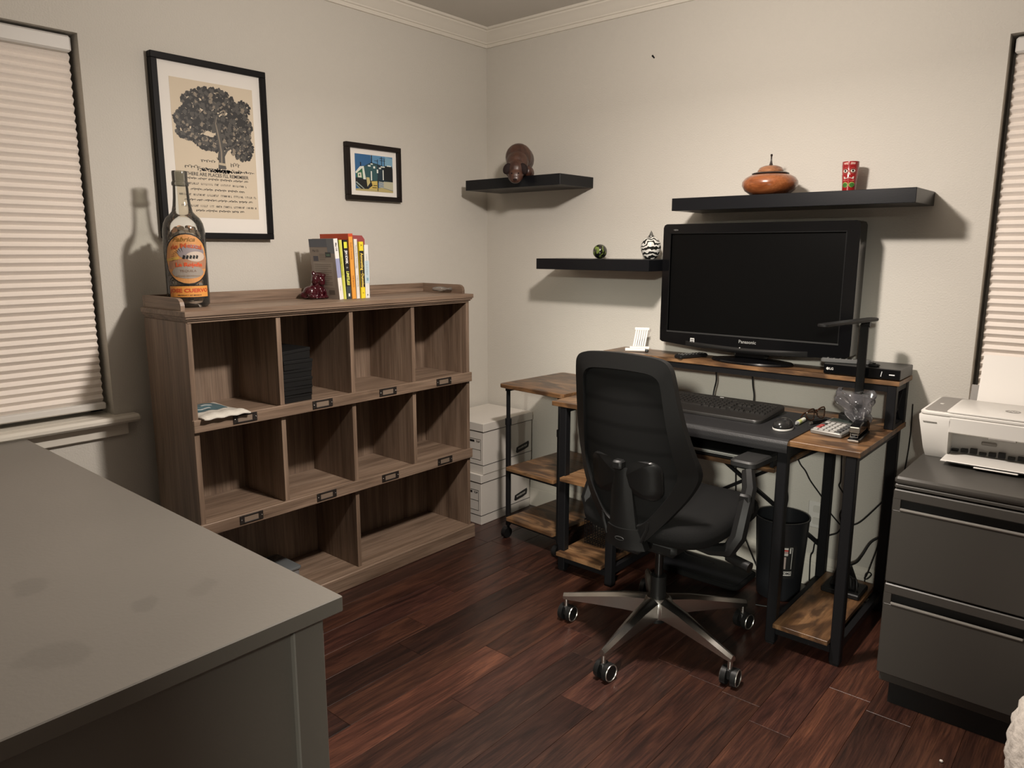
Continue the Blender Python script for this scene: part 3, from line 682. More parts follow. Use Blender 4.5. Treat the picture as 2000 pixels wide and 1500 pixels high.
PX = .0186; py0, py1, pz0, pz1 = -1.662, -1.344, 1.462, 1.944
def PP(u, v, d=0): return (PX + d, py0 + (py1 - py0) * u, pz0 + (pz1 - pz0) * v)
CREAM = flat((.66, .57, .44), .8)
pp = B().box(.0178, PX, py0, py1, pz0, pz1).build('print_sheet', CREAM, pic, smooth=False)
b = B(); rp = random.Random(11)
DK, MD, LT = flat((.018, .017, .017)), flat((.07, .065, .058)), flat((.24, .20, .15))
def leaf(u, v, s, mat, d):
    b.m(mat); a = rp.uniform(0, 6.3); k = rp.choice((5, 6)); pts = []
    for i in range(k):
        t = a + 2 * PI * i / k; r = s * rp.uniform(.6, 1.25); pts.append(PP(u + r * math.cos(t), v + r * math.sin(t) * .66, d))
    b.poly(pts)
def crown(u, v):   # silhouette of the crown in sheet coords
    ok = ((u - .47) / .36) ** 2 + ((v - .80) / .165) ** 2 < 1 or ((u - .30) / .27) ** 2 + ((v - .71) / .11) ** 2 < 1 or ((u - .72) / .25) ** 2 + ((v - .70) / .13) ** 2 < 1 or ((u - .83) / .14) ** 2 + ((v - .55) / .10) ** 2 < 1 or ((u - .45) / .22) ** 2 + ((v - .58) / .075) ** 2 < 1 or ((u - .86) / .10) ** 2 + ((v - .84) / .06) ** 2 < 1 or ((u - .16) / .12) ** 2 + ((v - .63) / .06) ** 2 < 1
    hole = ((u - .43) / .10) ** 2 + ((v - .625) / .022) ** 2 < 1
    return ok and not hole
cnt = 0
while cnt < 1900:
    u, v = rp.uniform(.02, .98), rp.uniform(.42, .98)
    if not crown(u, v): continue
    cnt += 1; leaf(u, v, rp.uniform(.014, .030), DK if cnt < 1250 else rp.choice((DK, DK, MD, MD, MD, LT)), .0002 + cnt * 2e-7)
def strip(pts, ws, mat, d):
    b.m(mat); L = []; Rr = []
    for i, (u, v) in enumerate(pts):
        a = pts[max(i - 1, 0)]; c = pts[min(i + 1, len(pts) - 1)]; tx, ty = c[0] - a[0], (c[1] - a[1]) * 1.5; l = math.hypot(tx, ty) or 1
        nx, ny = -ty / l, tx / l / 1.5; L.append((u + nx * ws[i], v + ny * ws[i])); Rr.append((u - nx * ws[i], v - ny * ws[i]))
    for i in range(len(pts) - 1): b.poly([PP(*L[i], d), PP(*L[i + 1], d), PP(*Rr[i + 1], d), PP(*Rr[i], d)])
strip([(.56, .375), (.56, .42), (.565, .50), (.55, .58), (.53, .66), (.50, .71), (.52, .76), (.60, .80)], [.05, .04, .034, .03, .03, .02, .012, .006], MD, .0008)
strip([(.555, .42), (.56, .50), (.545, .58), (.525, .66), (.51, .71), (.53, .76)], [.010, .010, .008, .008, .005, .003], LT, .0010)
strip([(.58, .47), (.63, .52), (.72, .555), (.80, .60), (.86, .63)], [.016, .014, .010, .007, .004], MD, .0009)
strip([(.54, .52), (.52, .44), (.50, .46)], [.012, .012, .004], MD, .0009)
b.m(flat((.5, .42, .3))); b.poly([PP(.515, .405, .0012), PP(.605, .400, .0012), PP(.605, .418, .0012), PP(.515, .422, .0012)])
for k in range(150): leaf(.56 + max(-.3, min(.3, rp.gauss(0, .12))), .358 + rp.gauss(0, .006), rp.uniform(.005, .012), DK, .0011)
b.build('tree_drawing', DK, pp, smooth=False)
b = B().m(flat((.03, .026, .022)))
def scrib(u, v, w, h, n, loops, thick=.0016, ph=0):
    pts = []
    for i in range(n + 1):
        t = i / n; a = t * loops * 2 * PI + ph; pts.append((u + w * t + .35 * w / loops * math.sin(a), v + h * math.cos(a) * (.6 + .4 * math.sin(t * 17 + ph))))
    L = []
    for i, (x, y) in enumerate(pts):
        a = pts[max(i - 1, 0)]; c = pts[min(i + 1, n)]; tx, ty = c[0] - a[0], (c[1] - a[1]) * 1.5; l = math.hypot(tx, ty) or 1
        L.append(((x - ty / l * thick * 1.5, y + tx / l * thick), (x + ty / l * thick * 1.5, y - tx / l * thick)))
    for i in range(n): b.poly([PP(*L[i][0], .0006), PP(*L[i + 1][0], .0006), PP(*L[i + 1][1], .0006), PP(*L[i][1], .0006)])
scrib(.30, .425, .18, .010, 60, 6); scrib(.10, .375, .18, .012, 60, 5, ph=1); scrib(.26, .365, .22, .008, 70, 9, ph=2); scrib(.66, .412, .12, .018, 50, 4, ph=.5); scrib(.78, .360, .18, .008, 50, 7, ph=1.5)
b.text("THERE ARE PLACES I'LL REMEMBER", .0172, frame_mat(PP(.50, .322, .0006), (0, 1, 0), (0, 0, 1)), bold=.0002, sx=.93)
# the remaining verse lines as plain stand-in lettering strokes: block rows and handwriting rows
def block_row(u0, u1, v, h):
    u = u0
    while u < u1:
        for k in range(rp.randint(3, 8)):
            w = .018; m_ = rp.randint(0, 3)
            b.poly([PP(u, v - h, .0006), PP(u + .004, v - h, .0006), PP(u + .004, v + h, .0006), PP(u, v + h, .0006)])
            if m_ != 3: b.poly([PP(u, v + h * (m_ - 1) * .8 - .0016, .0007), PP(u + w - .006, v + h * (m_ - 1) * .8 - .0016, .0007), PP(u + w - .006, v + h * (m_ - 1) * .8 + .0016, .0007), PP(u, v + h * (m_ - 1) * .8 + .0016, .0007)])
            if m_ == 1: b.poly([PP(u + w - .008, v - h, .0006), PP(u + w - .004, v - h, .0006), PP(u + w - .004, v + h, .0006), PP(u + w - .008, v + h, .0006)])
            u += w
            if u > u1: break
        u += .022
for row, (u0, u1) in enumerate(((.12, .86), (.02, .97), (.04, .97))): block_row(u0, u1, .252 - .082 * row, .0075)
for row, (u0, u1) in enumerate(((.10, .88), (.16, .82), (.08, .92), (.20, .80))):
    u = u0; v = .290 - .079 * row
    while u < u1 - .03:
        w = rp.uniform(.07, .15); w = min(w, u1 - u); scrib(u, v, w, .0085, int(w * 320), max(2, w / .021), .0018, rp.uniform(0, 3)); u += w + .02
b.build('lettering', DK, pp, smooth=False)

pic = picture('small_picture', 'small black framed painting of houses and poles in a white mat', -.915, -.607, 1.562, 1.804, .021, .024, paint('dark_brown_frame', (.011, .007, .006), .4, spec=.25))
PX = .0106; py0, py1, pz0, pz1 = -.862, -.650, 1.603, 1.760
pp = B().box(.0098, PX, py0, py1, pz0, pz1).build('painting', flat((.03, .12, .28), .6), pic, smooth=False)
b = B()
def sh(col, pts, d): b.m(flat(col, .6)); b.poly([PP(u, v, d) for u, v in pts])
sh((.10, .26, .45), [(.45, .55), (1, .55), (1, 1), (.40, 1)], .0002); sh((.20, .38, .52), [(.75, .68), (1, .66), (1, .95), (.8, 1)], .0003)
sh((.012, .03, .045), [(.03, .52), (.2, .66), (.42, .80), (.62, .76), (.95, .68), (1, .30), (0, .20)], .0004)
sh((.03, .09, .10), [(.22, .32), (.22, .66), (.42, .78), (.58, .74), (.58, .30)], .0005)
sh((.03, .14, .07), [(.02, .48), (.12, .64), (.22, .66), (.24, .34), (.02, .36)], .0006); sh((.72, .75, .66), [(.0, .50), (.12, .66), (.22, .68), (.27, .32), (.20, .32), (.18, .62), (.02, .46)], .0007)
sh((.70, .68, .56), [(.06, .36), (.06, .48), (.15, .50), (.16, .36)], .0008); sh((.03, .10, .05), [(.09, .40), (.09, .45), (.12, .46), (.12, .40)], .0009)
sh((.008, .010, .010), [(0, .34), (.30, .30), (.34, .06), (.12, .05), (0, .20)], .0007); sh((.30, .36, .33), [(0, .22), (.20, .06), (.23, .06), (.02, .25)], .0009); sh((.20, .27, .24), [(.01, .14), (.1, .05), (.14, .05), (.01, .18)], .0009)
sh((.46, .38, .16), [(0, 0), (1, 0), (1, .05), (.7, .12), (.0, .05)], .0006); sh((.60, .45, .12), [(.40, .28), (.58, .30), (.58, .06), (.36, .07)], .0008); sh((.012, .012, .012), [(.32, .28), (.40, .30), (.44, .16), (.34, .08)], .0009)
sh((.55, .48, .22), [(.28, .38), (.36, .38), (.38, .24), (.30, .12)], .0010); sh((.03, .02, .01), [(.43, .10), (.55, .10), (.55, .12), (.43, .12)], .0011); sh((.03, .02, .01), [(.46, .16), (.56, .16), (.56, .18), (.46, .18)], .0011)
sh((.006, .008, .010), [(.74, .34), (.74, .72), (.80, .74), (.98, .74), (1, .66), (1, .30)], .0006); sh((.48, .46, .33), [(.74, .12), (.74, .30), (1, .30), (1, .06)], .0008)
for k in range(5): sh((.50, .52, .44), [(.61, .13 + .035 * k), (.74, .12 + .035 * k), (.74, .14 + .035 * k), (.61, .15 + .035 * k)], .0009)
for u in (.57, ): sh((.03, .02, .01), [(u, .02), (u + .02, .02), (u + .02, .34), (u, .34)], .0011)
for (u, w, v0, v1) in ((.42, .012, .76, 1), (.58, .007, .72, .90), (.69, .008, .62, .98), (.765, .008, .62, .92), (.13, .012, .68, .78)): sh((.008, .012, .02), [(u, v0), (u + w * 2, v0), (u + w * 2, v1), (u, v1)], .0010)
for (u0, u1, v) in ((.64, .80, .93), (.65, .80, .87), (.5, .6, .85)): sh((.008, .012, .02), [(u0, v), (u1, v), (u1, v + .012), (u0, v + .012)], .0011)
for (u0, u1, v0, v1) in ((.40, .46, .74, .77), (.33, .40, .68, .72), (.67, .78, .69, .72), (.84, .95, .73, .76), (.47, .52, .64, .70), (.56, .60, .52, .62), (.40, .43, .30, .56), (.72, .745, .34, .62), (.62, .68, .64, .68)): sh((.75, .78, .72), [(u0, v0), (u1, v0), (u1, v1), (u0, v1)], .0012)
b.build('painted_shapes', INK, pp, smooth=False)

# ------------------------------------------------------------------ floating shelves and the things on them
def fshelf(label, x0, x1, ztop):
    o = thing('floating_shelf', label, 'shelf', ((x0 + x1) / 2, -.13, ztop - .048))
    B().box(x0, x1, -.259, -.0005, ztop - .048, ztop, .0012).build('shelf_board', SHELFB, o, smooth=False)
    return o
fshelf('short black floating shelf close to the room corner, carrying a carved bear', .096, .676, 1.680)
fshelf('short black floating shelf beside the television, carrying two glass ornaments', .545, 1.138, 1.308)
fshelf('long black floating shelf above the television', 1.232, 2.106, 1.548)
BEARW = wood('carved_wood_', [(.030, .012, .008), (.060, .025, .016), (.095, .042, .026)], 2, 14, 30, .38, fine=.25, coat=.15)
def wp(x, y, z): return (x, y, z)
SZ = 1.680
parts = [((.440, -.140, SZ + .084), (.066, .090, .066)), ((.437, -.200, SZ + .090), (.063, .055, .062)), ((.434, -.240, SZ + .062), (.052, .050, .050)),
         ((.431, -.275, SZ + .026), (.046, .042, .044)), ((.430, -.300, SZ - .004), (.036, .027, .032)), ((.430, -.310, SZ - .022), (.026, .018, .016)),
         ((.398, -.190, SZ + .026), (.024, .026, .027)), ((.480, -.190, SZ + .026), (.024, .026, .027)), ((.402, -.085, SZ + .030), (.026, .028, .031)), ((.478, -.085, SZ + .030), (.026, .028, .031)), ((.438, -.055, SZ + .07), (.055, .03, .055))]
br = thing('bear_figurine', 'carved dark wooden bear peering down over the shelf edge', 'figurine', (.44, -.15, SZ))
BEAR_AT = (.386, -.188, SZ)
bo = blobs('body', BEARW, parts, .0045, br, 4)
bo.data.transform(Matrix.Translation(-Vector(br.location))); bo.data.transform(Matrix.Translation(Vector(br.location)))
EAR = paint('bear_ear', (.016, .009, .008), .75, spec=.2)
for a in (-1, 1):
    e = B(); n = 0; e.ball((0, 0, 0), (.019, .009, .026), 12, 8); e.tf(0, Matrix.Translation((.430 + a * .037, -.300, SZ + .028)) @ Matrix.Rotation(R(a * -28), 4, 'Y')); e.build('ear', EAR, br)
    B().ball((.430 + a * .015, -.3235, SZ + .006), .0032, 8, 6).build('eye', GLOSSB, br)
B().ball((.430, -.326, SZ - .022), (.010, .004, .005), 10, 6).build('nose', EAR, br)
br.location = BEAR_AT; br.rotation_euler = (0, 0, R(36))
# glass ball
m, nt, bs = newmat('green_swirl_glass'); L = nt.links.new
tc = N(nt, 'ShaderNodeTexCoord'); n1 = N(nt, 'ShaderNodeTexNoise'); n1.inputs['Scale'].default_value = 26; n1.inputs['Distortion'].default_value = 1.5; L(tc.outputs['Object'], n1.inputs['Vector'])
rpn = N(nt, 'ShaderNodeValToRGB'); e = rpn.color_ramp.elements; e[0].position = .48; e[0].color = (.006, .006, .005, 1); e[1].position = .62; e[1].color = (.16, .22, .05, 1); L(n1.outputs['Fac'], rpn.inputs[0]); L(rpn.outputs[0], bs.inputs['Base Color']); bs.inputs['Roughness'].default_value = .04; bs.inputs['Coat Weight'].default_value = 1
tag(center_origin(B().ball((.796, -.110, 1.308 + .0322), .0325, 28, 18).build('glass_ball', m)), 'green and black swirled glass ball on the shelf beside the television', 'ornament')
m, nt, bs = newmat('zebra_glass'); L = nt.links.new
tc = N(nt, 'ShaderNodeTexCoord'); wv = N(nt, 'ShaderNodeTexWave'); wv.inputs['Scale'].default_value = 19; wv.inputs['Distortion'].default_value = 9; wv.inputs['Detail'].default_value = 2; wv.inputs['Detail Scale'].default_value = 1.6; wv.bands_direction = 'Z'; mpz = N(nt, 'ShaderNodeMapping'); mpz.inputs['Rotation'].default_value = (R(14), R(18), 0); L(tc.outputs['Object'], mpz.inputs[0]); L(mpz.outputs[0], wv.inputs['Vector'])
rpn = N(nt, 'ShaderNodeValToRGB'); e = rpn.color_ramp.elements; e[0].position = .45; e[0].color = (.012, .013, .012, 1); e[1].position = .55; e[1].color = (.72, .71, .66, 1); L(wv.outputs['Fac'], rpn.inputs[0]); L(rpn.outputs[0], bs.inputs['Base Color']); bs.inputs['Roughness'].default_value = .05; bs.inputs['Coat Weight'].default_value = 1
zo = thing('striped_ornament', 'black and white zebra striped glass ornament with a pointed cap', 'ornament', (1.055, -.105, 1.308))
B().lathe([(.0, 0), (.022, .001), (.032, .012), (.042, .036), (.044, .052), (.041, .070), (.031, .086), (.018, .094), (.0, .097)], (1.055, -.105, 1.308), 32).build('globe', m, zo)
B().lathe([(.013, .092), (.012, .099), (.008, .104), (.006, .110), (.0, .122)], (1.055, -.105, 1.308), 16).build('cap', paint('pewter', (.2, .2, .19), .3, metal=.8), zo)
# turned bowl
bw = thing('turned_bowl', 'turned reddish wooden bowl with a lid and a thin dark finial', 'bowl', (1.580, -.150, 1.548))
BW = wood('turned_wood_', [(.15, .040, .012), (.28, .085, .026), (.36, .13, .045)], 0, 6, 22, .22, fine=.25, coat=.8)
bc0 = (1.580, -.150, 1.548)
B().lathe([(.0, .0), (.045, 0), (.070, .006), (.090, .020), (.101, .038), (.100, .052), (.090, .066), (.074, .075), (.062, .078), (.060, .074), (.0, .072)], bc0, 40).build('body', BW, bw)
B().lathe([(.0, .079), (.066, .079), (.067, .082), (.060, .085), (.0, .086)], bc0, 32).build('rim_ring', paint('ebony', (.02, .012, .010), .3), bw)
lid = B().lathe([(.0, .085), (.046, .086), (.047, .092), (.040, .103), (.024, .110), (.008, .112), (0, .112)], bc0, 32).build('lid', wood('turned_lid_', [(.22, .085, .04), (.34, .15, .07), (.42, .2, .1)], 0, 6, 22, .25, coat=.6), bw)
B().lathe([(.0, .111), (.008, .111), (.005, .118), (.0028, .130), (.0024, .142), (.0045, .148), (.003, .152), (0, .153)], bc0, 14).build('finial', paint('ebony', (.02, .012, .010), .3), lid)
# tiki glass
tk = thing('tiki_cup', 'tall red painted tiki face cup with green leaves', 'cup', (1.842, -.075, 1.548))
tc0 = (1.842, -.075, 1.548)
REDC = paint('red_glaze', (.30, .012, .014), .18, coat=.5)
def rt_(z): return .0225 + .0055 * z / .112
B().lathe([(.0, 0), (.0215, 0), (.0225, .002), (.0245, .04), (.0270, .066), (.0262, .068), (.0285, .098), (.0280, .112), (.0255, .112), (.023, .02), (0, .018)], tc0, 32).build('body', REDC, tk)
TA = math.atan2(-2.949 + .075, 2.712 - 1.842) - R(8)
def ontk(u, v, d): r = rt_(v) + .0012 + d; a = TA + u / .0255; return (tc0[0] + r * math.cos(a), tc0[1] + r * math.sin(a), tc0[2] + v)
def tshape(b, col, pts, d, k=3):
    b.m(flat(col, .25)); cx = sum(p[0] for p in pts) / len(pts); cy = sum(p[1] for p in pts) / len(pts); n = len(pts)
    vs = [ontk(cx, cy, d)] + [ontk(*p, d) for p in pts]; b.add(vs, [(0, 1 + i, 1 + (i + 1) % n) for i in range(n)])
b = B(); WH, PK, GR = (.72, .66, .58), (.55, .12, .10), (.05, .16, .03)
for a in (-1, 1):
    tshape(b, PK, ell(a * .0115, .079, .0105, .0105, 14), .0006); tshape(b, (.16, .01, .01), ell(a * .0115, .079, .009, .009, 14), .0009); tshape(b, WH, ell(a * .0115, .0785, .0072, .0055, 14), .0012); tshape(b, (.01, .01, .01), ell(a * .0115, .079, .0032, .0042, 10), .0015)
    tshape(b, (.62, .35, .30), [(a * .003, .100), (a * .017, .101), (a * .018, .107), (a * .004, .109)], .0006)
    tshape(b, (.30, .36, .10), ell(a * .011, .031, .0105, .0095, 12), .0006); tshape(b, GR, ell(a * .012, .030, .0085, .0075, 12), .0010)
tshape(b, WH, [(-.005, .066), (.005, .066), (.0015, .074), (-.0015, .074)], .0010); tshape(b, (.66, .60, .54), [(-.016, .051), (.016, .051), (.017, .059), (-.017, .059)], .0008); tshape(b, (.1, .01, .01), [(-.016, .0545), (.016, .0545), (.016, .0552), (-.016, .0552)], .0011)
tshape(b, PK, [(-.018, .044), (.018, .044), (.019, .048), (-.019, .048)], .0008); tshape(b, PK, [(-.001, .002), (.001, .002), (.001, .044), (-.001, .044)], .0008)
b.build('painted_face', REDC, tk, smooth=False)

# ------------------------------------------------------------------ grey desk in the foreground
gd = thing('writing_desk', 'large grey painted desk with a plain stained top under the window', 'desk', (.86, -2.59, 0))
GT = .75; gx0, gx1, gy0, gy1 = .03, 1.698, -2.97, -2.225
B().box(gx0, gx1, gy0, gy1, GT - .030, GT, .002).build('desk_top', GREYP, gd, smooth=False)
for (x, y) in ((gx1 - .085, gy1 - .085), (gx1 - .085, gy0 + .025), (gx0 + .025, gy1 - .085), (gx0 + .025, gy0 + .025)):
    B().box(x, x + .06, y, y + .06, 0, GT - .030, .002).build('leg', GREYP, gd, smooth=False)
B().box(gx1 - .055, gx1 - .037, gy0 + .085, gy1 - .085, .06, GT - .030).build('side_panel', GREYP, gd, smooth=False)
B().box(gx0 + .037, gx0 + .055, gy0 + .085, gy1 - .085, .06, GT - .030).build('side_panel', GREYP, gd, smooth=False)
B().box(gx0 + .085, gx1 - .085, gy1 - .055, gy1 - .037, .25, GT - .030).build('back_panel', GREYP, gd, smooth=False)

# ------------------------------------------------------------------ computer desk with hutch
DT = .733; dx0, dx1, dyf, dyb = .888, 2.092, -.575, -.022
dk = thing('computer_desk', 'rustic brown and black metal computer desk with a raised monitor shelf', 'desk', (1.49, -.30, 0))
B().box(dx0, dx1, dyf, dyb, DT - .019, DT, .0015).build('desk_top', RUST(0), dk, smooth=False)
LG = .034
lx = [(.925, .925 + LG), (1.162, 1.162 + LG), (1.832, 1.832 + LG), (2.048, 2.048 + LG)]
ly = [(-.600 + .03, -.600 + .03 + LG), (-.075, -.075 + LG)]
for a in lx:
    for c in ly: B().box(a[0], a[1], c[0], c[1], .006, DT - .019, .003).build('leg', METAL, dk, smooth=False); B().box(a[0] + .004, a[1] - .004, c[0] + .004, c[1] - .004, 0, .006).build('foot', PLASTIC, dk, smooth=False)
for a in lx:
    for z in (.070, .40) if a[0] < 1.5 else (.070,): B().box(a[0] + .007, a[1] - .007, ly[0][1], ly[1][0], z - .022, z + .006).build('shelf_rail', METAL, dk, smooth=False)
    B().box(a[0] + .005, a[1] - .005, ly[0][1], ly[1][0], DT - .042, DT - .019).build('top_rail', METAL, dk, smooth=False)
for x0, x1 in ((lx[0][1], lx[1][0]), (lx[2][1], lx[3][0])):
    B().box(x0, x1, ly[0][0] + .006, ly[0][1] - .006, .040, .066).build('front_rail', METAL, dk, smooth=False)
    B().box(x0, x1, ly[1][0] + .006, ly[1][1] - .006, .040, .066).build('back_rail', METAL, dk, smooth=False)
B().box(lx[1][1], lx[2][0], ly[1][0] + .004, ly[1][0] + .024, DT - .050, DT - .020).build('apron', METAL, dk, smooth=False)
B().box(lx[0][1] - .022, lx[1][0] + .022 - .022, -.598, -.045, .076, .092, .001).build('shelf', RUST(0), dk, smooth=False)
B().box(lx[0][1] - .008, lx[1][0], -.598, -.045, .406, .422, .001).build('shelf', RUST(0), dk, smooth=False)
B().box(lx[2][1], lx[3][0], -.596, -.045, .076, .092, .001).build('shelf', RUST(1), dk, smooth=False)
for p, q in (((1.20, -.052, .60), (1.83, -.052, .20)), ((1.20, -.056, .20), (1.83, -.056, .60))):
    d = Vector(q) - Vector(p); b = B(); b.tube([p, q], .009, 4); b.build('cross_brace', METAL, dk, smooth=False)
# hutch
HZ = .905; hy0 = -.202
B().box(dx0, 2.098, hy0, dyb, HZ - .016, HZ, .001).build('hutch_shelf', RUST(0), dk, smooth=False)
B().box(dx0 + .034, 2.060, hy0 + .006, hy0 + .024, HZ - .040, HZ - .016).build('hutch_front_rail', METAL, dk, smooth=False)
B().box(dx0 + .034, 2.060, dyb - .024, dyb - .006, HZ - .040, HZ - .016).build('hutch_back_rail', METAL, dk, smooth=False)
for x in (dx0 + .004, 2.060):
    for y in (hy0 + .004, dyb - .034): B().box(x, x + .030, y, y + .030, DT, HZ - .016, .002).build('hutch_post', METAL, dk, smooth=False)
    B().box(x + .002, x + .028, hy0 + .034, dyb - .034, DT, DT + .014).build('hutch_foot_rail', METAL, dk, smooth=False)
    B().box(x + .002, x + .028, hy0 + .034, dyb - .034, HZ - .040, HZ - .016).build('hutch_end_rail', METAL, dk, smooth=False)
    for s_ in (0, 1):
        za, zb = (DT + .014, HZ - .040) if s_ else (HZ - .040, DT + .014); b = B(); b.tube([(x + .013 + .004 * s_, hy0 + .034, za), (x + .013 + .004 * s_, dyb - .034, zb)], .006, 4); b.build('hutch_cross_bar', METAL, dk, smooth=False)
# keyboard tray under the desk top
tr = B().box(1.205, 1.800, -.500, -.10, .590, .606, .001).build('keyboard_tray', RUST(0), dk, smooth=False)
for x in (1.215, 1.780):
    B().box(x, x + .012, -.49, -.10, .606, .690).build('tray_bracket', METAL, dk, smooth=False)
TRIMS = paint('laptop_edge', (.50, .49, .46), .35)
o = thing('closed_laptop', 'thin black closed laptop with silver edges on the keyboard tray', 'laptop', (1.48, -.33, .606))
B().prism(rrect(1.285, 1.675, -.495, -.225, .012), .6063, .622, 2, .002).build('base_half', PLASTIC, o); B().prism(rrect(1.285, 1.675, -.495, -.225, .012), .624, .634, 2, .002).build('lid_half', PLASTIC, o)
B().prism(rrect(1.284, 1.676, -.4965, -.224, .012), .619, .6215, 2).build('silver_trim', TRIMS, o); B().prism(rrect(1.284, 1.676, -.4965, -.224, .012), .6235, .6290, 2).build('silver_trim', TRIMS, o)

# rolling side cart
ct = thing('rolling_cart', 'small rustic brown rolling cart with black legs and three shelves', 'cart', (.695, -.245, 0), R(-4), None, True)
cw, cd_ = .1925, .225; RBR = RUST(0)
B().prism(rrect(-cw, cw, -cd_, cd_, .02), .724, .742, 2, .0015).build('cart_top', RBR, ct)
for z in (.352, .106):
    B().prism(rrect(-cw + .045, cw - .045, -cd_ + .0, cd_ - .02, .008), z - .016, z, 2, .001).build('cart_shelf', RBR, ct)
    b = B(); b.box(-cw + .03, cw - .03, -cd_ + .02, -cd_ + .035, z - .032, z - .016); b.build('shelf_support', METAL, ct, smooth=False)
    b = B(); b.box(-cw + .03, cw - .03, cd_ - .035, cd_ - .02, z - .032, z - .016); b.build('shelf_support', METAL, ct, smooth=False)
for sx in (-1, 1):
    b = B(); b.box(sx * (cw - .034) - .009, sx * (cw - .034) + .009, -cd_ + .02, cd_ - .02, .708, .724); b.build('top_support', METAL, ct, smooth=False)
for sx in (-1, 1):
    for sy in (-1, 1):
        x, y = sx * (cw - .034), sy * (cd_ - .030)
        l = B().cyl((x, y, .06), (x, y, .56), .0125, None, 14).build('leg', METAL, ct)
        b = B(); b.cyl((x, y, .552), (x, y, .724), .0095, None, 12); b.build('leg_extension', METAL, l)
        b = B(); b.cyl((x, y, .548), (x, y, .578), .0150, None, 14); b.build('collar', METAL, l)
        cs = B().cyl((x, y, .045), (x, y, .066), .007, None, 8).build('caster', METAL, ct)
        n = B(); n.cyl((x - .012, y - .012, .0255), (x + .012, y - .012, .0255), .0255, None, 18); n.build('wheel', PLASTIC, cs)

# wire basket on the lower left shelf
b = B(); bx0, bx1, by0, by1, bz0, bz1 = .972, 1.150, -.44, -.13, .0925, .205
for k in range(9):
    z = bz0 + .003 + (bz1 - bz0 - .006) * k / 8; b.tube([(bx0, by0, z), (bx1, by0, z), (bx1, by1, z), (bx0, by1, z)], .0012 if k < 8 else .003, 4, True)
for k in range(14):
    x = bx0 + (bx1 - bx0) * k / 13
    b.tube([(x, by0, bz1), (x, by0, bz0 + .002), (x, by1, bz0 + .002), (x, by1, bz1)], .0012, 4)
for k in range(1, 22):
    y = by0 + (by1 - by0) * k / 22; b.tube([(bx0, y, bz1), (bx0, y, bz0 + .003), (bx1, y, bz0 + .003), (bx1, y, bz1)], .0012, 4)
tag(center_origin(b.build('wire_basket', METAL)), 'black wire mesh basket on the lowest desk shelf behind the chair', 'basket')

# ------------------------------------------------------------------ television and the things on the hutch
tv = thing('television', 'black flat television with a wide glossy frame on the monitor shelf', 'television', (1.535, -.12, HZ))
tx0, tx1, tz1 = 1.147, 1.921, 1.452; yf = -.165
def chin(n=16):
    return [(tx1 - .012 - (tx1 - tx0 - .024) * i / n, .966 - .020 * math.sin(PI * i / n)) for i in range(n + 1)]
outer = [(tx0 + .002, .972)] + [(tx0 + .001, tz1 - .015), (tx0 + .006, tz1 - .004), (tx0 + .016, tz1), (tx1 - .016, tz1), (tx1 - .006, tz1 - .004), (tx1 - .001, tz1 - .015), (tx1 - .002, .972)] + chin()
B().prism([(p[0], p[1]) for p in outer], yf + .012, -.085, 1).build('housing', GLOSSB, tv)
B().prism(rrect(tx0 + .12, tx1 - .12, 1.02, 1.40, .03), -.085, -.050, 1, .01).build('rear_cover', PLASTIC, tv)
sx0, sx1, sz0, sz1 = 1.184, 1.873, 1.015, 1.413
fb = B()
fb.prism([(tx0 + .001, tz1 - .015), (tx0 + .006, tz1 - .004), (tx0 + .016, tz1), (tx1 - .016, tz1), (tx1 - .006, tz1 - .004), (tx1 - .001, tz1 - .015), (tx1 - .001, sz1), (tx0 + .001, sz1)], yf, yf + .012, 1)
fb.box(tx0 + .001, sx0, yf, yf + .012, sz0, sz1); fb.box(sx1, tx1 - .001, yf, yf + .012, sz0, sz1)
fb.prism([(tx0 + .001, sz0), (tx0 + .002, .972)] + list(reversed(chin())) + [(tx1 - .002, .972), (tx1 - .001, sz0)], yf, yf + .012, 1)
fr = fb.build('bezel', GLOSSB, tv, smooth=False)
MATB = paint('matt_black', (.004, .004, .004), .6, spec=.15)
LIP = paint('bezel_lip', (.030, .030, .030), .35)
for q, mt_ in (((sx0 - .004, sx1 + .004, sz0 - .006, sz0), LIP), ((sx0 - .004, sx1 + .004, sz1, sz1 + .003), MATB)): B().box(q[0], q[1], yf - .002, yf + .010, q[2], q[3]).build('screen_lip', mt_, fr, smooth=False)
for q in ((sx0 - .004, sx0, sz0, sz1), (sx1, sx1 + .004, sz0, sz1)): B().box(q[0], q[1], yf - .001, yf + .010, q[2], q[3]).build('screen_lip', MATB, fr, smooth=False)
B().box(sx0, sx1, yf + .008, yf + .012, sz0, sz1).build('screen', paint('screen_off', (.003, .003, .003), .3, spec=.12), tv, smooth=False)
b = B(); b.grid(lambda u, v: (1.27 + .50 * u, yf - .0008 - .006 * math.sin(PI * u) * math.sin(PI * v), .966 - .018 * math.sin(PI * (.16 + .66 * u)) + .020 * v), 24, 6, (0, .008, 0)); b.build('chin_strip', paint('chin_gloss', (.010, .010, .010), .25), tv)
FM = lambda x, z, d=.0006: frame_mat((x, yf - d, z), (1, 0, 0), (0, 0, 1))
b = B().m(paint('brand_silver', (.26, .26, .25), .4)); b.text('Panasonic', .018, FM(1.535, .992), bold=.0003); b.text('VIERA', .008, FM(1.205, 1.428)); b.build('brand_lettering', SILVER, tv, smooth=False)
b = B(); b.m(flat((.7, .7, .68))); b.poly([FM(1.300, .980, .001) @ Vector(p) for p in ((-.009, -.010, 0), (.009, -.010, 0), (.009, .010, 0), (-.009, .010, 0))]); b.m(INK)
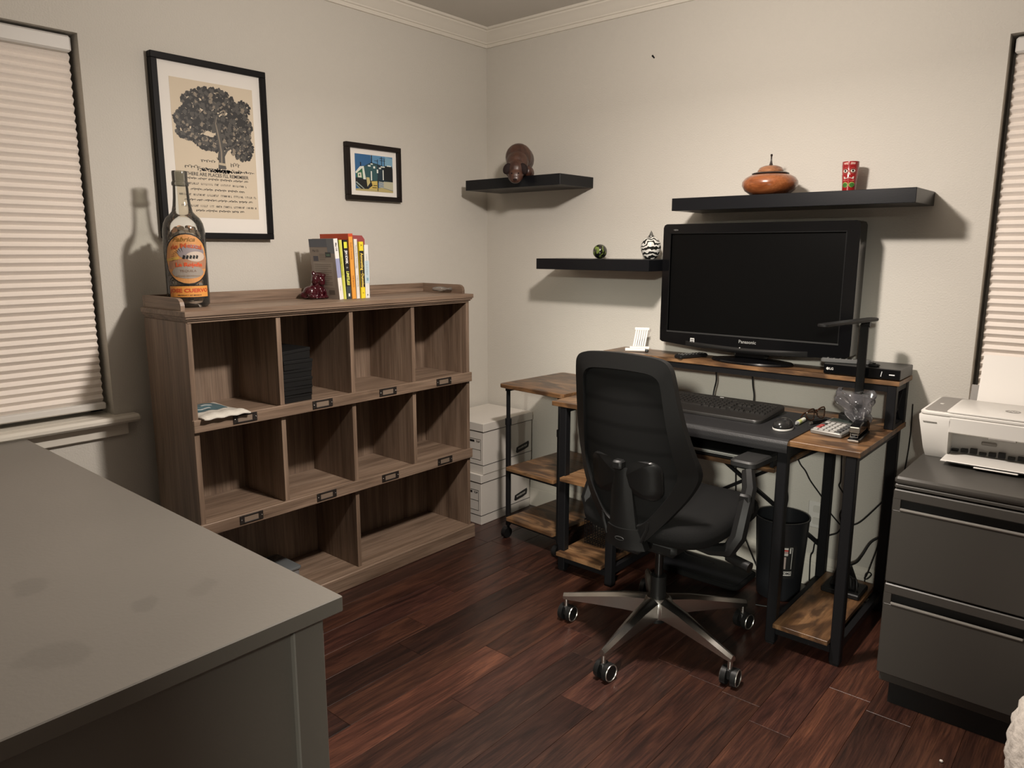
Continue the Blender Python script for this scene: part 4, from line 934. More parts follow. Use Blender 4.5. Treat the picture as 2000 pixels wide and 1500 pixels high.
for (a0, a1, c0, c1) in ((-.006, -.001, .001, .007), (.001, .006, .001, .007), (-.006, -.001, -.007, -.001), (.001, .006, -.007, -.001)): b.poly([FM(1.300, .980, .0016) @ Vector(p) for p in ((a0, c0, 0), (a1, c0, 0), (a1, c1, 0), (a0, c1, 0))])
b.build('sticker', INK, tv, smooth=False)
B().ball((1.508, yf - .006, .968), .0025, 8, 6).build('indicator_light', paint('indicator', (.5, .5, .48), .3), tv)
B().box(1.47, 1.60, -.135, -.095, HZ + .018, .965, .006).build('neck', GLOSSB, tv)
b = B(); b.lathe([(.0, 0), (.165, 0), (.168, .005), (.163, .010), (.12, .015), (.06, .020), (0, .021)], (1.535, -.112, HZ + .0002), 48, 1, .52); b.build('stand_base', GLOSSB, tv)

# disc player with remote
o = thing('disc_player', 'black disc player box at the end of the monitor shelf', 'disc player', (1.97, -.11, HZ))
pb = B().box(1.842, 2.097, -.197, -.026, HZ + .003, HZ + .040, .002).build('case', paint('player_case', (.020, .019, .018), .38), o, smooth=False)
for x in (1.86, 2.07):
    for y in (-.18, -.045): B().cyl((x, y, HZ), (x, y, HZ + .004), .008, None, 10).build('foot', PLASTIC, o)
B().box(1.843, 2.096, -.1995, -.196, HZ + .005, HZ + .038, .001).build('front_panel', GLOSSB, o, smooth=False)
LM = lambda x, z: frame_mat((x, -.2002, z), (1, 0, 0), (0, 0, 1))
b = B().m(flat((.55, .54, .52))); b.text('LG', .012, LM(1.870, HZ + .022), bold=.0003); n = len(b.v); b.cyl((1.857, -.2002, HZ + .022), (1.857, -.1999, HZ + .022), .005, None, 14); b.build('brand_lettering', SILVER, o, smooth=False)
b = B(); b.tube([(2.036, -.2002, HZ + .012), (2.039, -.2002, HZ + .030)], .0012, 5); b.build('display_mark', flat((.8, .8, .8)), o); B().box(2.062, 2.080, -.2004, -.1996, HZ + .019, HZ + .0225).build('display_mark', flat((.8, .8, .8)), o, smooth=False)
def remote(label, c, rz, L_, w, mat):
    o = thing('remote_control', label, 'remote', c, rz, None, True)
    B().prism(rrect(-L_ / 2, L_ / 2, -w / 2, w / 2, .010), 0, .016, 2, .004).build('case', mat, o)
    k0 = None
    for i in range(7):
        for j in range(3):
            p = ((i - 3) * L_ * .12, (j - 1) * w * .28, .0158)
            if k0 is None: k0 = B().cyl((0, 0, 0), (0, 0, .002), .0035, .003, 8).build('button', paint('remote_button', (.12, .12, .115), .5), o); k0.location = p
            else: child_copy(k0, p)
    return o
remote('silver grey remote control lying on the disc player', (1.905, -.150, HZ + .040), R(14), .17, .042, paint('remote_grey', (.10, .10, .098), .35))
remote('black remote control beside the television foot', (1.285, -.140, HZ), R(68), .15, .045, PLASTIC)
# little black receiver behind the lamp
o = thing('usb_receiver', 'small black rounded gadget on the disc player beside the lamp post', 'gadget', (2.003, -.165, HZ + .040)); B().prism(rrect(1.985, 2.021, -.180, -.150, .010), HZ + .040, HZ + .050, 2, .003).build('shell', PLASTIC, o); B().cyl((2.003, -.165, HZ + .050), (2.003, -.165, HZ + .054), .006, .005, 10).build('button', GLOSSB, o)
# phone stand
o = thing('phone_stand', 'white folding phone stand on the monitor shelf', 'phone stand', (1.012, -.12, HZ), R(28), None, True)
for (y, x0, x1, z) in ((-.022, -.050, .036, .009), (.012, -.032, .052, .013)): B().cyl((x0, y, z), (x1, y, z), .0085, None, 14).build('foot_roller', paint('satin_white', (.72, .70, .66), .25), o)
B().box(.036, .050, -.028, .004, .001, .012, .003).build('hinge', GLOSSB, o, smooth=False); B().box(-.012, .050, .018, .026, .001, .020, .002).build('hinge', GLOSSB, o, smooth=False)
for k in range(6):
    x = -.018 + .0095 * k; b = B(); b.box(-.0036, .0036, -.0015, .0015, 0, .082, .0005); b.tf(0, Matrix.Translation((x, .018, .012)) @ Matrix.Rotation(R(-14), 4, 'X') @ Matrix.Rotation(R(8), 4, 'Y')); b.build('back_slat', paint('satin_white', (.72, .70, .66), .25), o, smooth=False)
b = B(); b.box(-.032, .032, -.0018, .0018, 0, .012, .0005); b.tf(0, Matrix.Translation((.018, .037, .090)) @ Matrix.Rotation(R(-14), 4, 'X')); b.build('top_bar', paint('satin_white', (.72, .70, .66), .25), o, smooth=False)

# ------------------------------------------------------------------ things on the desk top
# desk mat draped over the front edge
m0, m1 = 1.06, 1.872
pf = [(-.150, DT + .0022), (-.35, DT + .0022), (-.560, DT + .0024), (-.578, DT + .0022), (-.588, DT - .003), (-.593, DT - .012), (-.594, DT - .028), (-.592, DT - .040)]
b = B()
def matf(u, v):
    i = min(int(v * (len(pf) - 1)), len(pf) - 2); t = v * (len(pf) - 1) - i; y = pf[i][0] + (pf[i + 1][0] - pf[i][0]) * t; z = pf[i][1] + (pf[i + 1][1] - pf[i][1]) * t
    return (m0 + (m1 - m0) * u, y - (.002 * math.sin(u * 9) if v > .5 else 0), z)
b.grid(matf, 20, 28, (0, .0012, .0018) if False else (0, -.0008, .002)); tag(center_origin(b.build('desk_mat', paint('mat_leather', (.013, .013, .014), .55, bump=.2, bscale=300))), 'black leather desk mat folded over the front edge of the desk', 'desk mat')
MZ = DT + .0046
# keyboard
kb = thing('keyboard', 'wide black keyboard with a smooth palm rest on the desk mat', 'keyboard', (1.48, -.31, MZ))
kx0, kx1, ky0, ky1 = 1.252, 1.714, -.437, -.183
def kz(y): return MZ + .012 + (y - ky0) / (ky1 - ky0) * .018
pts = rrect(kx0, kx1, ky0, ky1, .028, 6)
b = B(); nn = len(pts); vs = [(x, y, MZ + .001 + max(0, (y + .33)) * .06) for x, y in pts] + [(x, y, kz(y) - .004) for x, y in pts] + [(kx0 + (x - kx0) * .985 + .0035, ky0 + (y - ky0) * .98 + .0025, kz(y)) for x, y in pts]
fs = [(r * nn + i, r * nn + (i + 1) % nn, (r + 1) * nn + (i + 1) % nn, (r + 1) * nn + i) for r in (0, 1) for i in range(nn)] + [tuple(range(nn - 1, -1, -1)), tuple(range(2 * nn, 3 * nn))]
b.add(vs, fs); b.build('case', paint('keyboard_case', (.017, .016, .015), .42), kb)
KEY = paint('key_cap', (.022, .021, .020), .22); km = {}
def key(x, y, w, d):
    wk = (round(w, 4), round(d, 4))
    if wk not in km:
        e = B(); vs = [(-w / 2, -d / 2, 0), (w / 2, -d / 2, 0), (w / 2, d / 2, 0), (-w / 2, d / 2, 0)] + [(a * (w / 2 - .0016), c * (d / 2 - .0018), .0062) for a, c in ((-1, -1), (1, -1), (1, 1), (-1, 1))]
        e.add(vs, [(0, 1, 5, 4), (1, 2, 6, 5), (2, 3, 7, 6), (3, 0, 4, 7), (4, 5, 6, 7)]); o = B.build(e, 'key', KEY, None, smooth=False); o.parent = kb; km[wk] = o
        o.location = Vector((x, y, kz(y))) - Vector(kb.location); o.rotation_euler = (R(4), 0, 0); return
    c = km[wk].copy(); C.objects.link(c); c.parent = kb; c.location = Vector((x, y, kz(y))) - Vector(kb.location); c.rotation_euler = (R(4), 0, 0)
pit = .0182
for r_ in range(5):
    y = -.345 + r_ * .0235
    if r_ == 0:
        xs = [(1.280, .022), (1.303, .018), (1.326, .022), (1.396, .098), (1.466, .022), (1.489, .018), (1.512, .018), (1.536, .022)]
        for x, w in xs: key(x, y, w, .0195)
    else:
        off = (0, .004, .008, 0, 0)[r_]
        for k in range(14): key(1.276 + off * 0 + pit * k + .004, y, .0160, .0195)
        key(1.276 + pit * 14 + .012, y, .026, .0195)
    for k in range(3):
        if r_ in (0, 3, 4) or (r_ == 1 and k == 1): key(1.572 + .0175 * k, y, .0155, .0195)
    for k in range(4): key(1.632 + .0185 * k, y, .0160, .0195)
for k in range(13): key(1.282 + .0205 * k, -.345 + 5 * .0235 - .003, .0165, .011)
for k in range(4): key(1.632 + .0185 * k, -.345 + 5 * .0235 - .003, .0155, .011)
B().box(1.452, 1.468, -.2045, -.1995, kz(-.20) + .0002, kz(-.20) + .0008).build('status_light', flat((.75, .75, .72)), kb, smooth=False)
# mouse
ms = thing('computer_mouse', 'black rounded computer mouse with a pale underside rim on the mat', 'mouse', (1.800, -.445, MZ))
b = B(); b.lathe([(.0, .001), (.030, .001), (.033, .006), (.0335, .014), (.031, .024), (.024, .033), (.012, .038), (0, .039)], (1.800, -.445, MZ), 28, .95, 1.4); b.build('shell', paint('mouse_black', (.018, .018, .018), .22), ms)
b = B(); b.lathe([(.0305, .0004), (.0335, .0012), (.0343, .0055), (.0335, .0075), (.033, .006)], (1.800, -.445, MZ), 28, .96, 1.41); b.build('underside_rim', paint('mouse_rim', (.62, .60, .57), .25), ms)
B().box(1.797, 1.803, -.478, -.462, MZ + .026, MZ + .034, .002).build('scroll_wheel', GLOSSB, ms, smooth=False); B().box(1.792, 1.808, -.440, -.432, MZ + .0385, MZ + .0395).build('logo_plate', SILVER, ms, smooth=False)
# highlighter
o = thing('highlighter_pen', 'white and yellow highlighter pen lying on the desk mat', 'pen', (1.815, -.31, MZ), R(2), None, True)
B().cyl((0, -.045, .0075), (0, .030, .0075), .0074, None, 14).build('barrel', paint('pen_white', (.72, .72, .62), .3), o); B().cyl((0, -.040, .0075), (0, -.012, .0075), .0077, None, 14).build('colour_band', paint('pen_yellow', (.55, .58, .22), .3), o)
B().cyl((0, .030, .0075), (0, .062, .0075), .0075, .006, 14).build('cap', PLASTIC, o); B().cyl((0, -.060, .0075), (0, -.045, .0075), .003, .0072, 12).build('tip', paint('pen_tip', (.25, .25, .25), .4), o)
# glasses
o = thing('eyeglasses', 'folded dark framed eyeglasses standing on the desk mat', 'eyeglasses', (1.838, -.225, MZ), R(74), None, True)
TORT = paint('tortoise', (.03, .012, .006), .15)
for a in (-1, 1):
    B().tube([(a * .031 + .024 * math.cos(t), .004 * math.cos(t * 2), .024 + .021 * math.sin(t)) for t in [2 * PI * i / 18 for i in range(18)]], .0024, 6, True).build('lens_rim', TORT, o)
    b = B(); b.poly([(a * .031 + .0225 * math.cos(t), 0, .024 + .0195 * math.sin(t)) for t in [2 * PI * i / 18 for i in range(18)]]); b.build('lens', glass('lens_glass', (.9, .9, .88), .06), o, smooth=False)
    b = B(); b.tube([(a * .055, .002, .032), (a * .056, .010, .031), (a * .03, .020 + .006 * (a > 0), .028), (-a * .03, .026 + .006 * (a > 0), .020), (-a * .050, .028, .010)], .0022, 6); b.build('temple', TORT, o)
b = B(); b.tube([(-.008, 0, .030), (0, 0, .034), (.008, 0, .030)], .002, 6); b.build('bridge', TORT, o)
o = thing('pen_cap', 'short black pen with a bright tip beside the eyeglasses', 'pen', (1.862, -.285, MZ), R(-18), None, True); B().cyl((0, -.03, .006), (0, .05, .006), .006, None, 12).build('barrel', GLOSSB, o); B().cyl((0, -.040, .006), (0, -.03, .006), .0045, .0058, 12).build('ferrule', SILVER, o)
# calculator
o = thing('calculator', 'silver desk calculator with grey keys and two red ones', 'calculator', (1.948, -.335, DT), R(-6), None, True)
cb = B(); cb.prism(rrect(-.054, .054, -.095, .085, .006), .001, .016, 2, .003); cb.tf(0, Matrix.Rotation(R(4), 4, 'X') @ Matrix.Translation((0, 0, .006))); cb.build('case', paint('calc_silver', (.33, .32, .30), .35, metal=.6), o)
TFc = Matrix.Rotation(R(4), 4, 'X') @ Matrix.Translation((0, 0, .006))
b = B(); b.box(-.046, .046, .040, .076, .0158, .0178, .001); b.tf(0, TFc); b.build('display', paint('calc_display', (.035, .045, .040), .12), o, smooth=False)
ck = {}
for i in range(5):
    for j in range(5):
        col = 'red' if (i == 0 and j in (1, 2)) else ('dark' if i == 4 or (i == 0 and j == 3) else 'pale')
        p = TFc @ Vector((-.038 + .019 * i, -.081 + .0225 * j, .0155))
        if col not in ck:
            e = B().box(-.0072, .0072, -.0080, .0080, 0, .004, .0012); ck[col] = e.build('key', paint('calc_key_' + col, {'red': (.30, .045, .04), 'dark': (.04, .04, .04), 'pale': (.36, .35, .33)}[col], .4), o, smooth=False); ck[col].location = p; ck[col].rotation_euler = (R(4), 0, 0)
        else: c = child_copy(ck[col], p); c.rotation_euler = (R(4), 0, 0)
# stapler
o = thing('stapler', 'black stapler with a chrome nose at the desk edge', 'stapler', (2.030, -.375, DT), R(4), None, True)
B().prism(rrect(-.019, .019, -.088, .080, .012), .0005, .012, 2, .003).build('base', GLOSSB, o); B().box(-.017, .017, -.0925, -.0875, .002, .009, .001).build('base_plate', paint('bright_steel', (.75, .73, .68), .22, metal=1), o, smooth=False)
b = B(); b.prism([(-.075, .026), (-.078, .046), (-.060, .056), (-.01, .060), (.05, .054), (.080, .034), (.080, .014), (.055, .012), (.045, .028)], -.016, .016, 0, .003); b.build('arm', GLOSSB, o)
b = B(); b.box(-.010, .010, -.066, .05, .020, .030); b.build('staple_rail', SILVER, o, smooth=False)
B().box(-.0155, .0155, -.0815, -.0745, .030, .050, .0025).build('nose', paint('bright_steel', (.75, .73, .68), .22, metal=1), o, smooth=False); b = B(); b.tube([(-.011, -.078, .028), (-.011, -.078, .016), (.011, -.078, .016), (.011, -.078, .028)], .0015, 5); b.build('staple_guide', SILVER, o)
# desk lamp
lp_ = thing('desk_lamp', 'slim black desk lamp with a flat bar head', 'lamp', (1.958, -.236, DT))
B().prism([(1.958 + .038 * math.cos(t), -.236 + .036 * math.sin(t)) for t in [2 * PI * i / 28 for i in range(28)]], DT, DT + .046, 2, .003).build('base', PLASTIC, lp_)
B().cyl((1.952, -.238, DT + .046), (1.952, -.238, DT + .052), .019, .017, 20).build('charging_disc', GLOSSB, lp_)
b = B().m(flat((.6, .6, .58))); b.text('LED LAMP', .007, frame_mat((1.939, -.2705, DT + .024), (.97, -.24, 0), (0, 0, 1)), bold=.0003); b.build('brand_lettering', INK, lp_, smooth=False)
B().box(1.962, 1.990, -.228, -.214, DT + .040, 1.098, .003).build('post', PLASTIC, lp_, smooth=False)
B().cyl((1.966, -.221, 1.098), (1.994, -.221, 1.098), .011, None, 16).build('hinge', PLASTIC, lp_)
b = B(); n = 0; b.prism(rrect(-.020, .020, -.27, .035, .018), -.005, .005, 2, .002); b.tf(0, Matrix.Translation((1.988, -.215, 1.113)) @ Matrix.Rotation(R(-17), 4, 'Z') @ Matrix.Rotation(R(1.5), 4, 'X')); b.build('head', PLASTIC, lp_)
# crumpled clear bag
b = B(); rb = random.Random(5)
def bagf(u, v):
    a = u * 2 * PI; r = .014 + .030 * math.sin(min(1, v * 1.05) * PI * .62) ** 1.2; r *= 1 + .32 * math.sin(a * 3 + v * 7) + .16 * math.sin(a * 5 - v * 13)
    if v > .82: r *= 1 - (v - .82) * 2.2
    cx = 2.012 - .034 * v + .05 * max(0, v - .45) * math.cos(a); return (cx + r * math.cos(a), -.285 + r * .75 * math.sin(a), DT + .001 + .138 * v + .008 * math.sin(a * 2 + 1) * v)
b.grid(bagf, 40, 22); BAG = glass('bag_film', (.80, .80, .82), .28, .12, .75, (.16, .155, .165))
bg = tag(center_origin(b.build('plastic_bag', BAG, ang=180)), 'crumpled clear plastic bag standing beside the lamp post', 'plastic bag')

# ------------------------------------------------------------------ cables (each one thing)
def cable(label, pts, r=.003, grp='loose black cables behind the desk'):
    tag(center_origin(B().tube(pts, r, 6, False, 6).build('cable', CABLE)), label, 'cable', grp)
cable('black cord hanging from the monitor shelf behind the keyboard, nearer the chair', [(1.392, -.125, .865), (1.394, -.120, .82), (1.384, -.115, .775), (1.382, -.12, .738)], .0035)
cable('black cord hanging from the monitor shelf behind the keyboard, nearer the lamp', [(1.548, -.125, .865), (1.550, -.120, .82), (1.556, -.115, .775), (1.556, -.12, .738)], .0035)
cable('black cable sloping from under the desk mat towards the wall outlet', [(1.70, -.045, .70), (1.723, -.05, .538), (1.759, -.05, .484), (1.781, -.05, .448), (1.827, -.035, .384), (1.858, -.035, .334), (1.904, -.05, .298)])
cable('wavy black cable hanging under the calculator', [(1.888, -.05, .70), (1.888, -.05, .585), (1.891, -.05, .521), (1.892, -.05, .472), (1.888, -.05, .452), (1.908, -.05, .421), (1.911, -.05, .376), (1.900, -.05, .341), (1.907, -.05, .299)])
cable('long black cable swagging between the desk back legs', [(2.088, -.022, .52), (2.066, -.022, .46), (2.013, -.03, .378), (1.971, -.035, .322), (1.94, -.035, .301), (1.911, -.035, .293), (1.892, -.035, .258), (1.857, -.035, .235), (1.815, -.035, .203), (1.806, -.035, .155), (1.798, -.035, .129), (1.800, -.035, .03)])
cable('thick black cable curving down to the power adapter', [(2.075, -.03, .35), (2.064, -.033, .30), (2.018, -.04, .255), (1.996, -.06, .203), (1.985, -.09, .180), (1.965, -.14, .175)], .0045)
cable('looped black cable hanging beside the file cabinet', [(2.106, -.014, .80), (2.108, -.014, .66), (2.096, -.018, .50), (2.062, -.03, .33), (2.044, -.035, .292), (2.04, -.035, .241), (2.025, -.035, .171), (2.012, -.035, .117), (2.005, -.035, .101), (2.014, -.030, .1), (2.027, -.030, .121), (2.017, -.030, .127), (2.007, -.033, .112), (2.009, -.035, .06), (2.02, -.035, .02)], .0025)
cable('straight black cable dropping in front of the waste bin', [(1.756, -.30, .712), (1.763, -.30, .562), (1.772, -.30, .507), (1.783, -.30, .446), (1.780, -.30, .407), (1.779, -.30, .349), (1.783, -.30, .20), (1.78, -.30, .06), (1.76, -.30, .006), (1.70, -.33, .004)])
cable('black cable falling along the wall behind the chair seat', [(1.46, -.045, .60), (1.475, -.05, .34), (1.492, -.06, .233), (1.508, -.06, .201), (1.537, -.06, .139), (1.582, -.06, .052), (1.609, -.06, .006)])
cable('black cable arched over the floor beside the footrest', [(1.40, -.06, .30), (1.392, -.06, .20), (1.372, -.06, .10), (1.385, -.075, .045), (1.43, -.08, .075), (1.49, -.08, .085), (1.505, -.08, .05), (1.50, -.08, .006)], .0028)
cable('black cable draped under the chair seat down to the floor', [(1.30, -.10, .52), (1.335, -.12, .25), (1.321, -.12, .13), (1.285, -.12, .06), (1.30, -.13, .036), (1.36, -.14, .036), (1.44, -.15, .036)], .003)
# power adapter with its coil of wires on the right hand shelf
o = thing('power_adapter', 'black power strip cradle with a bunch of wires on the low desk shelf', 'power strip', (1.975, -.17, .092))
B().box(1.905, 2.040, -.235, -.115, .0922, .112, .004).build('cradle', PLASTIC, o, smooth=False)
b = B(); b.prism([(1.925, .112), (2.015, .112), (1.985, .185), (1.945, .185)], -.20, -.14, 1, .004); b.build('brick', PLASTIC, o)
for k in range(6):
    x = 1.955 + .011 * k; B().tube([(1.965, -.17, .178), (x - .005, -.19 - .006 * k, .190 - .004 * k), (x + .012, -.215, .165), (x + .018, -.222, .13), (x + .015, -.20, .113)], .003, 5, False, 5).build('wire', CABLE, o)

# waste bin
wb = thing('waste_bin', 'black round plastic waste bin with a product label under the desk', 'waste bin', (1.722, -.165, 0))
wc = (1.722, -.165, 0)
B().lathe([(.0, 0), (.078, 0), (.082, .004), (.100, .318), (.103, .320), (.103, .326), (.098, .326), (.079, .012), (0, .010)], wc, 40).build('bucket', paint('bin_black', (.012, .013, .015), .38), wb)
WA = math.atan2(-2.949 + .165, 2.712 - 1.712) - R(3)
def onbin(u, v, d=.0008): r = .082 + .018 * v / .32 + d; a = WA + (u + .034) / .09; return (wc[0] + r * math.cos(a), wc[1] + r * math.sin(a), v)
b = B()
def wl(col, u0, u1, v0, v1, d): b.m(flat(col)); b.grid(lambda u, v: onbin(u0 + (u1 - u0) * u, v0 + (v1 - v0) * v, d), 6, 1)
wl((.012, .012, .012), -.045, .030, .10, .235, .0008); wl((.55, .53, .50), -.022, -.002, .195, .228, .0014); wl((.45, .04, .03), -.022, -.002, .213, .220, .0018); wl((.20, .01, .01), -.022, -.002, .207, .210, .0018); wl((.45, .36, .33), -.022, -.008, .140, .190, .0014)
wl((.6, .59, .56), .003, .008, .205, .226, .0014); wl((.6, .59, .56), .012, .014, .14, .228, .0014); wl((.6, .59, .56), .003, .014, .228, .2295, .0014); wl((.62, .60, .57), -.026, .016, .112, .130, .0014)
b.m(INK); n = len(b.v); b.text('HOMZ', .014, Matrix.Identity(4), bold=.0004); b.fn(n, lambda x, y, z: onbin(-.005 + x, .121 + y, .0018))
b.build('product_label', INK, wb, smooth=False)
# footrest
o = thing('footrest', 'flat black foam footrest on the floor behind the chair base', 'footrest', (1.44, -.22, 0))
b = B(); b.prism(rrect(1.225, 1.600, -.28, -.065, .03), 0, .020, 2, .005); b.build('cushion', FABRIC, o)
B().prism(rrect(1.235, 1.590, -.27, -.075, .03), .020, .022, 2).build('top_cover', paint('slate_cover', (.008, .0085, .010), .6, spec=.2), o)

# ------------------------------------------------------------------ office chair
ch = thing('office_chair', 'black mesh office chair with a polished five star base', 'chair', (1.535, -.797, 0), 0, None, True)
def yb(l, z):
    t = max(0, min(1, (z - .43) / .61)); k = 2.1 - 1.6 * max(0, min(1, (z - .68) / .34))
    return -.212 - .068 * t - .012 * math.sin(PI * t) + k * l * l
def BP(l, z, d=0): return Vector((l, yb(l, z) - d, z))
outer = [(0, 1.048), (.09, 1.044), (.140, 1.036), (.163, 1.018), (.172, .985), (.180, .92), (.193, .83), (.210, .74), (.218, .695), (.214, .655), (.188, .600), (.146, .540), (.106, .490), (.072, .452), (.045, .436), (0, .430)]
innr = [(0, .995), (.08, .992), (.112, .985), (.128, .970), (.134, .945), (.139, .89), (.147, .81), (.158, .73), (.164, .69), (.158, .655), (.138, .610), (.108, .565), (.082, .530), (.060, .510), (.035, .502), (0, .500)]
def loop(half): return half + [(-x, z) for x, z in reversed(half[1:-1])]
def smooth2(l_): return [(p.x, p.z) for p in catmull([(x, 0, z) for x, z in l_], 4, True)]
OL, IL = smooth2(loop(outer)), smooth2(loop(innr)); n = len(OL)
b = B(); vs = []
th = .024
for (l, z) in OL: vs.append(BP(l, z, 0))
for (l, z) in OL: vs.append(BP(l * .985, z, th * .8))
for (l, z), (p, q) in zip(IL, OL): vs.append(BP(l * .93 + p * .07, z * .93 + q * .07, th))
for (l, z) in IL: vs.append(BP(l, z, th * .55))
for (l, z) in IL: vs.append(BP(l, z, 0))
rings = 5; fs = [(r * n + i, r * n + (i + 1) % n, ((r + 1) % rings) * n + (i + 1) % n, ((r + 1) % rings) * n + i) for r in range(rings) for i in range(n)]
b.add(vs, fs); b.build('back_frame', paint('frame_plastic', (.009, .009, .009), .45, bump=.06, bscale=500, spec=.32), ch)
m, nt, bs = newmat('chair_mesh'); L = nt.links.new
tc = N(nt, 'ShaderNodeTexCoord'); wv = N(nt, 'ShaderNodeTexWave'); wv.bands_direction = 'Z'; wv.inputs['Scale'].default_value = 4.2; wv.inputs['Distortion'].default_value = 1.2; L(tc.outputs['Object'], wv.inputs['Vector'])
rpn = N(nt, 'ShaderNodeValToRGB'); e = rpn.color_ramp.elements; e[0].position = .0; e[0].color = (.002, .002, .002, 1); e[1].position = .25; e[1].color = (.0055, .0055, .0055, 1); L(wv.outputs['Fac'], rpn.inputs[0]); L(rpn.outputs[0], bs.inputs['Base Color']); bs.inputs['Roughness'].default_value = .75; bs.inputs['Specular IOR Level'].default_value = .25
b = B(); vs = []; cz_ = .73; fr_ = [1.0, .8, .6, .4, .2]
for d in (.010, .006):
    for f_ in fr_:
        for (l, z) in IL: vs.append(BP(l * f_, cz_ + (z - cz_) * f_, d))
    vs.append(BP(0, cz_, d))
S_ = 5 * n + 1; fs = []
for s0 in (0, S_):
    for r in range(4):
        for i in range(n): fs.append((s0 + r * n + i, s0 + r * n + (i + 1) % n, s0 + (r + 1) * n + (i + 1) % n, s0 + (r + 1) * n + i))
    for i in range(n): fs.append((s0 + 4 * n + i, s0 + 4 * n + (i + 1) % n, s0 + 5 * n))
b.add(vs, fs); b.build('mesh_panel', m, ch)
b = B(); lo = rrect(-.128, .128, .590, .718, .035, 6); k = len(lo); vs = []
for f_, d in ((1, .006), (1, .014), (.95, .019), (.7, .020), (.4, .020), (.15, .020)): vs += [BP(x * f_, .654 + (z - .654) * f_, d) for x, z in lo]
b.add(vs, [(r * k + i, r * k + (i + 1) % k, (r + 1) * k + (i + 1) % k, (r + 1) * k + i) for r in range(5) for i in range(k)] + [tuple(range(5 * k, 6 * k))]); b.build('lumbar_pad', paint('lumbar_plastic', (.007, .007, .007), .35, spec=.35), ch)
b = B(); b.grid(lambda u, v: BP((u - .5) * (.105 - .045 * v), .445 + .245 * v, .032 - .020 * v + .012 * math.sin(PI * u)), 8, 8, (0, .02, 0)); b.build('spine', PLASTIC, ch)
b = B(); b.box(-.017, .017, -.296, -.262, .685, .715, .006); b.build('lumbar_knob', PLASTIC, ch)
b = B(); b.grid(lambda u, v: BP((u - .5) * (.150 - .04 * v), .420 + .07 * v, .032 + .014 * math.sin(PI * u)), 8, 4, (0, .03, 0)); sp = b.build('spine_foot', PLASTIC, ch)
b = B(); b.tube([tuple(BP(.016 * math.cos(t), .455 + .006 * math.sin(t), .0475)) for t in [2 * PI * i / 16 for i in range(16)]], .0012, 5, True); b.build('badge', paint('badge_grey', (.05, .05, .05), .4), sp)
for a in (-1, 1):
    b = B(); b.tube([tuple(BP(a * .062, .450, .03)), tuple(BP(a * .080, .495, .024)), tuple(BP(a * .082, .520, .020))], .006, 6); b.build('back_clip', PLASTIC, ch)
b = B(); b.box(-.05, .05, -.225, -.02, .395, .430, .010); b.build('tilt_arm', PLASTIC, ch)
# seat
def seatf(u, v):
    a = u * 2 * PI; ca, sa = math.cos(a), math.sin(a); p = 2 / 4.2
    return (math.copysign(abs(ca) ** p, ca), math.copysign(abs(sa) ** p, sa))
b = B(); prof_ = [(.0, .425), (.80, .425), (.93, .430), (.985, .445), (1.0, .465), (.985, .488), (.93, .503), (.80, .510), (.4, .508), (0, .506)]
vs = []; nu = 48
for f_, z in prof_:
    for i in range(nu): x, y = seatf(i / nu, 0); drop = -.018 * max(0, (y * f_) - .55) / .45 if z > .47 else 0; vs.append((.012 + x * f_ * .246, .050 + y * f_ * .268, z + drop + .010))
fs = [(r * nu + i, r * nu + (i + 1) % nu, (r + 1) * nu + (i + 1) % nu, (r + 1) * nu + i) for r in range(len(prof_) - 1) for i in range(nu)]
b.add(vs, fs); b.build('seat', FABRIC, ch)
b = B(); b.box(-.13, .13, -.14, .16, .375, .425, .015); b.build('seat_mechanism', PLASTIC, ch)
b = B(); b.cyl((.10, .02, .392), (.255, .00, .378), .009, .009, 10); b.build('tilt_lever', PLASTIC, ch); b = B(); b.cyl((.245, .00, .378), (.325, -.012, .366), .016, .018, 12); b.build('lever_grip', PLASTIC, ch)
# arm rests
for a in (-1, 1):
    b = B(); b.tube([(a * .10, -.03, .405), (a * .20, -.035, .400), (a * .262, -.035, .415), (a * .286, -.025, .460), (a * .282, .050, .600), (a * .262, .080, .648)], [.016, .020, .025, .026, .024, .021], 8, False); 
    ar = b.build('arm_support', PLASTIC, ch)
    b = B(); b.box(a * .282 - .020, a * .282 + .020, .010, .056, .52, .59, .006); b.tf(0, Matrix.Translation((0, 0, 0))); b.build('height_sleeve', PLASTIC, ar)
    b = B(); b.prism(rrect(-.045, .045, -.125, .125, .022), .648, .674, 2, .006); b.tf(0, Matrix.Translation((a * .240, .212, 0)) @ Matrix.Rotation(R(a * -3), 4, 'Z')); b.build('arm_pad', FABRIC if False else paint('arm_pad_pu', (.016, .016, .016), .5), ar)
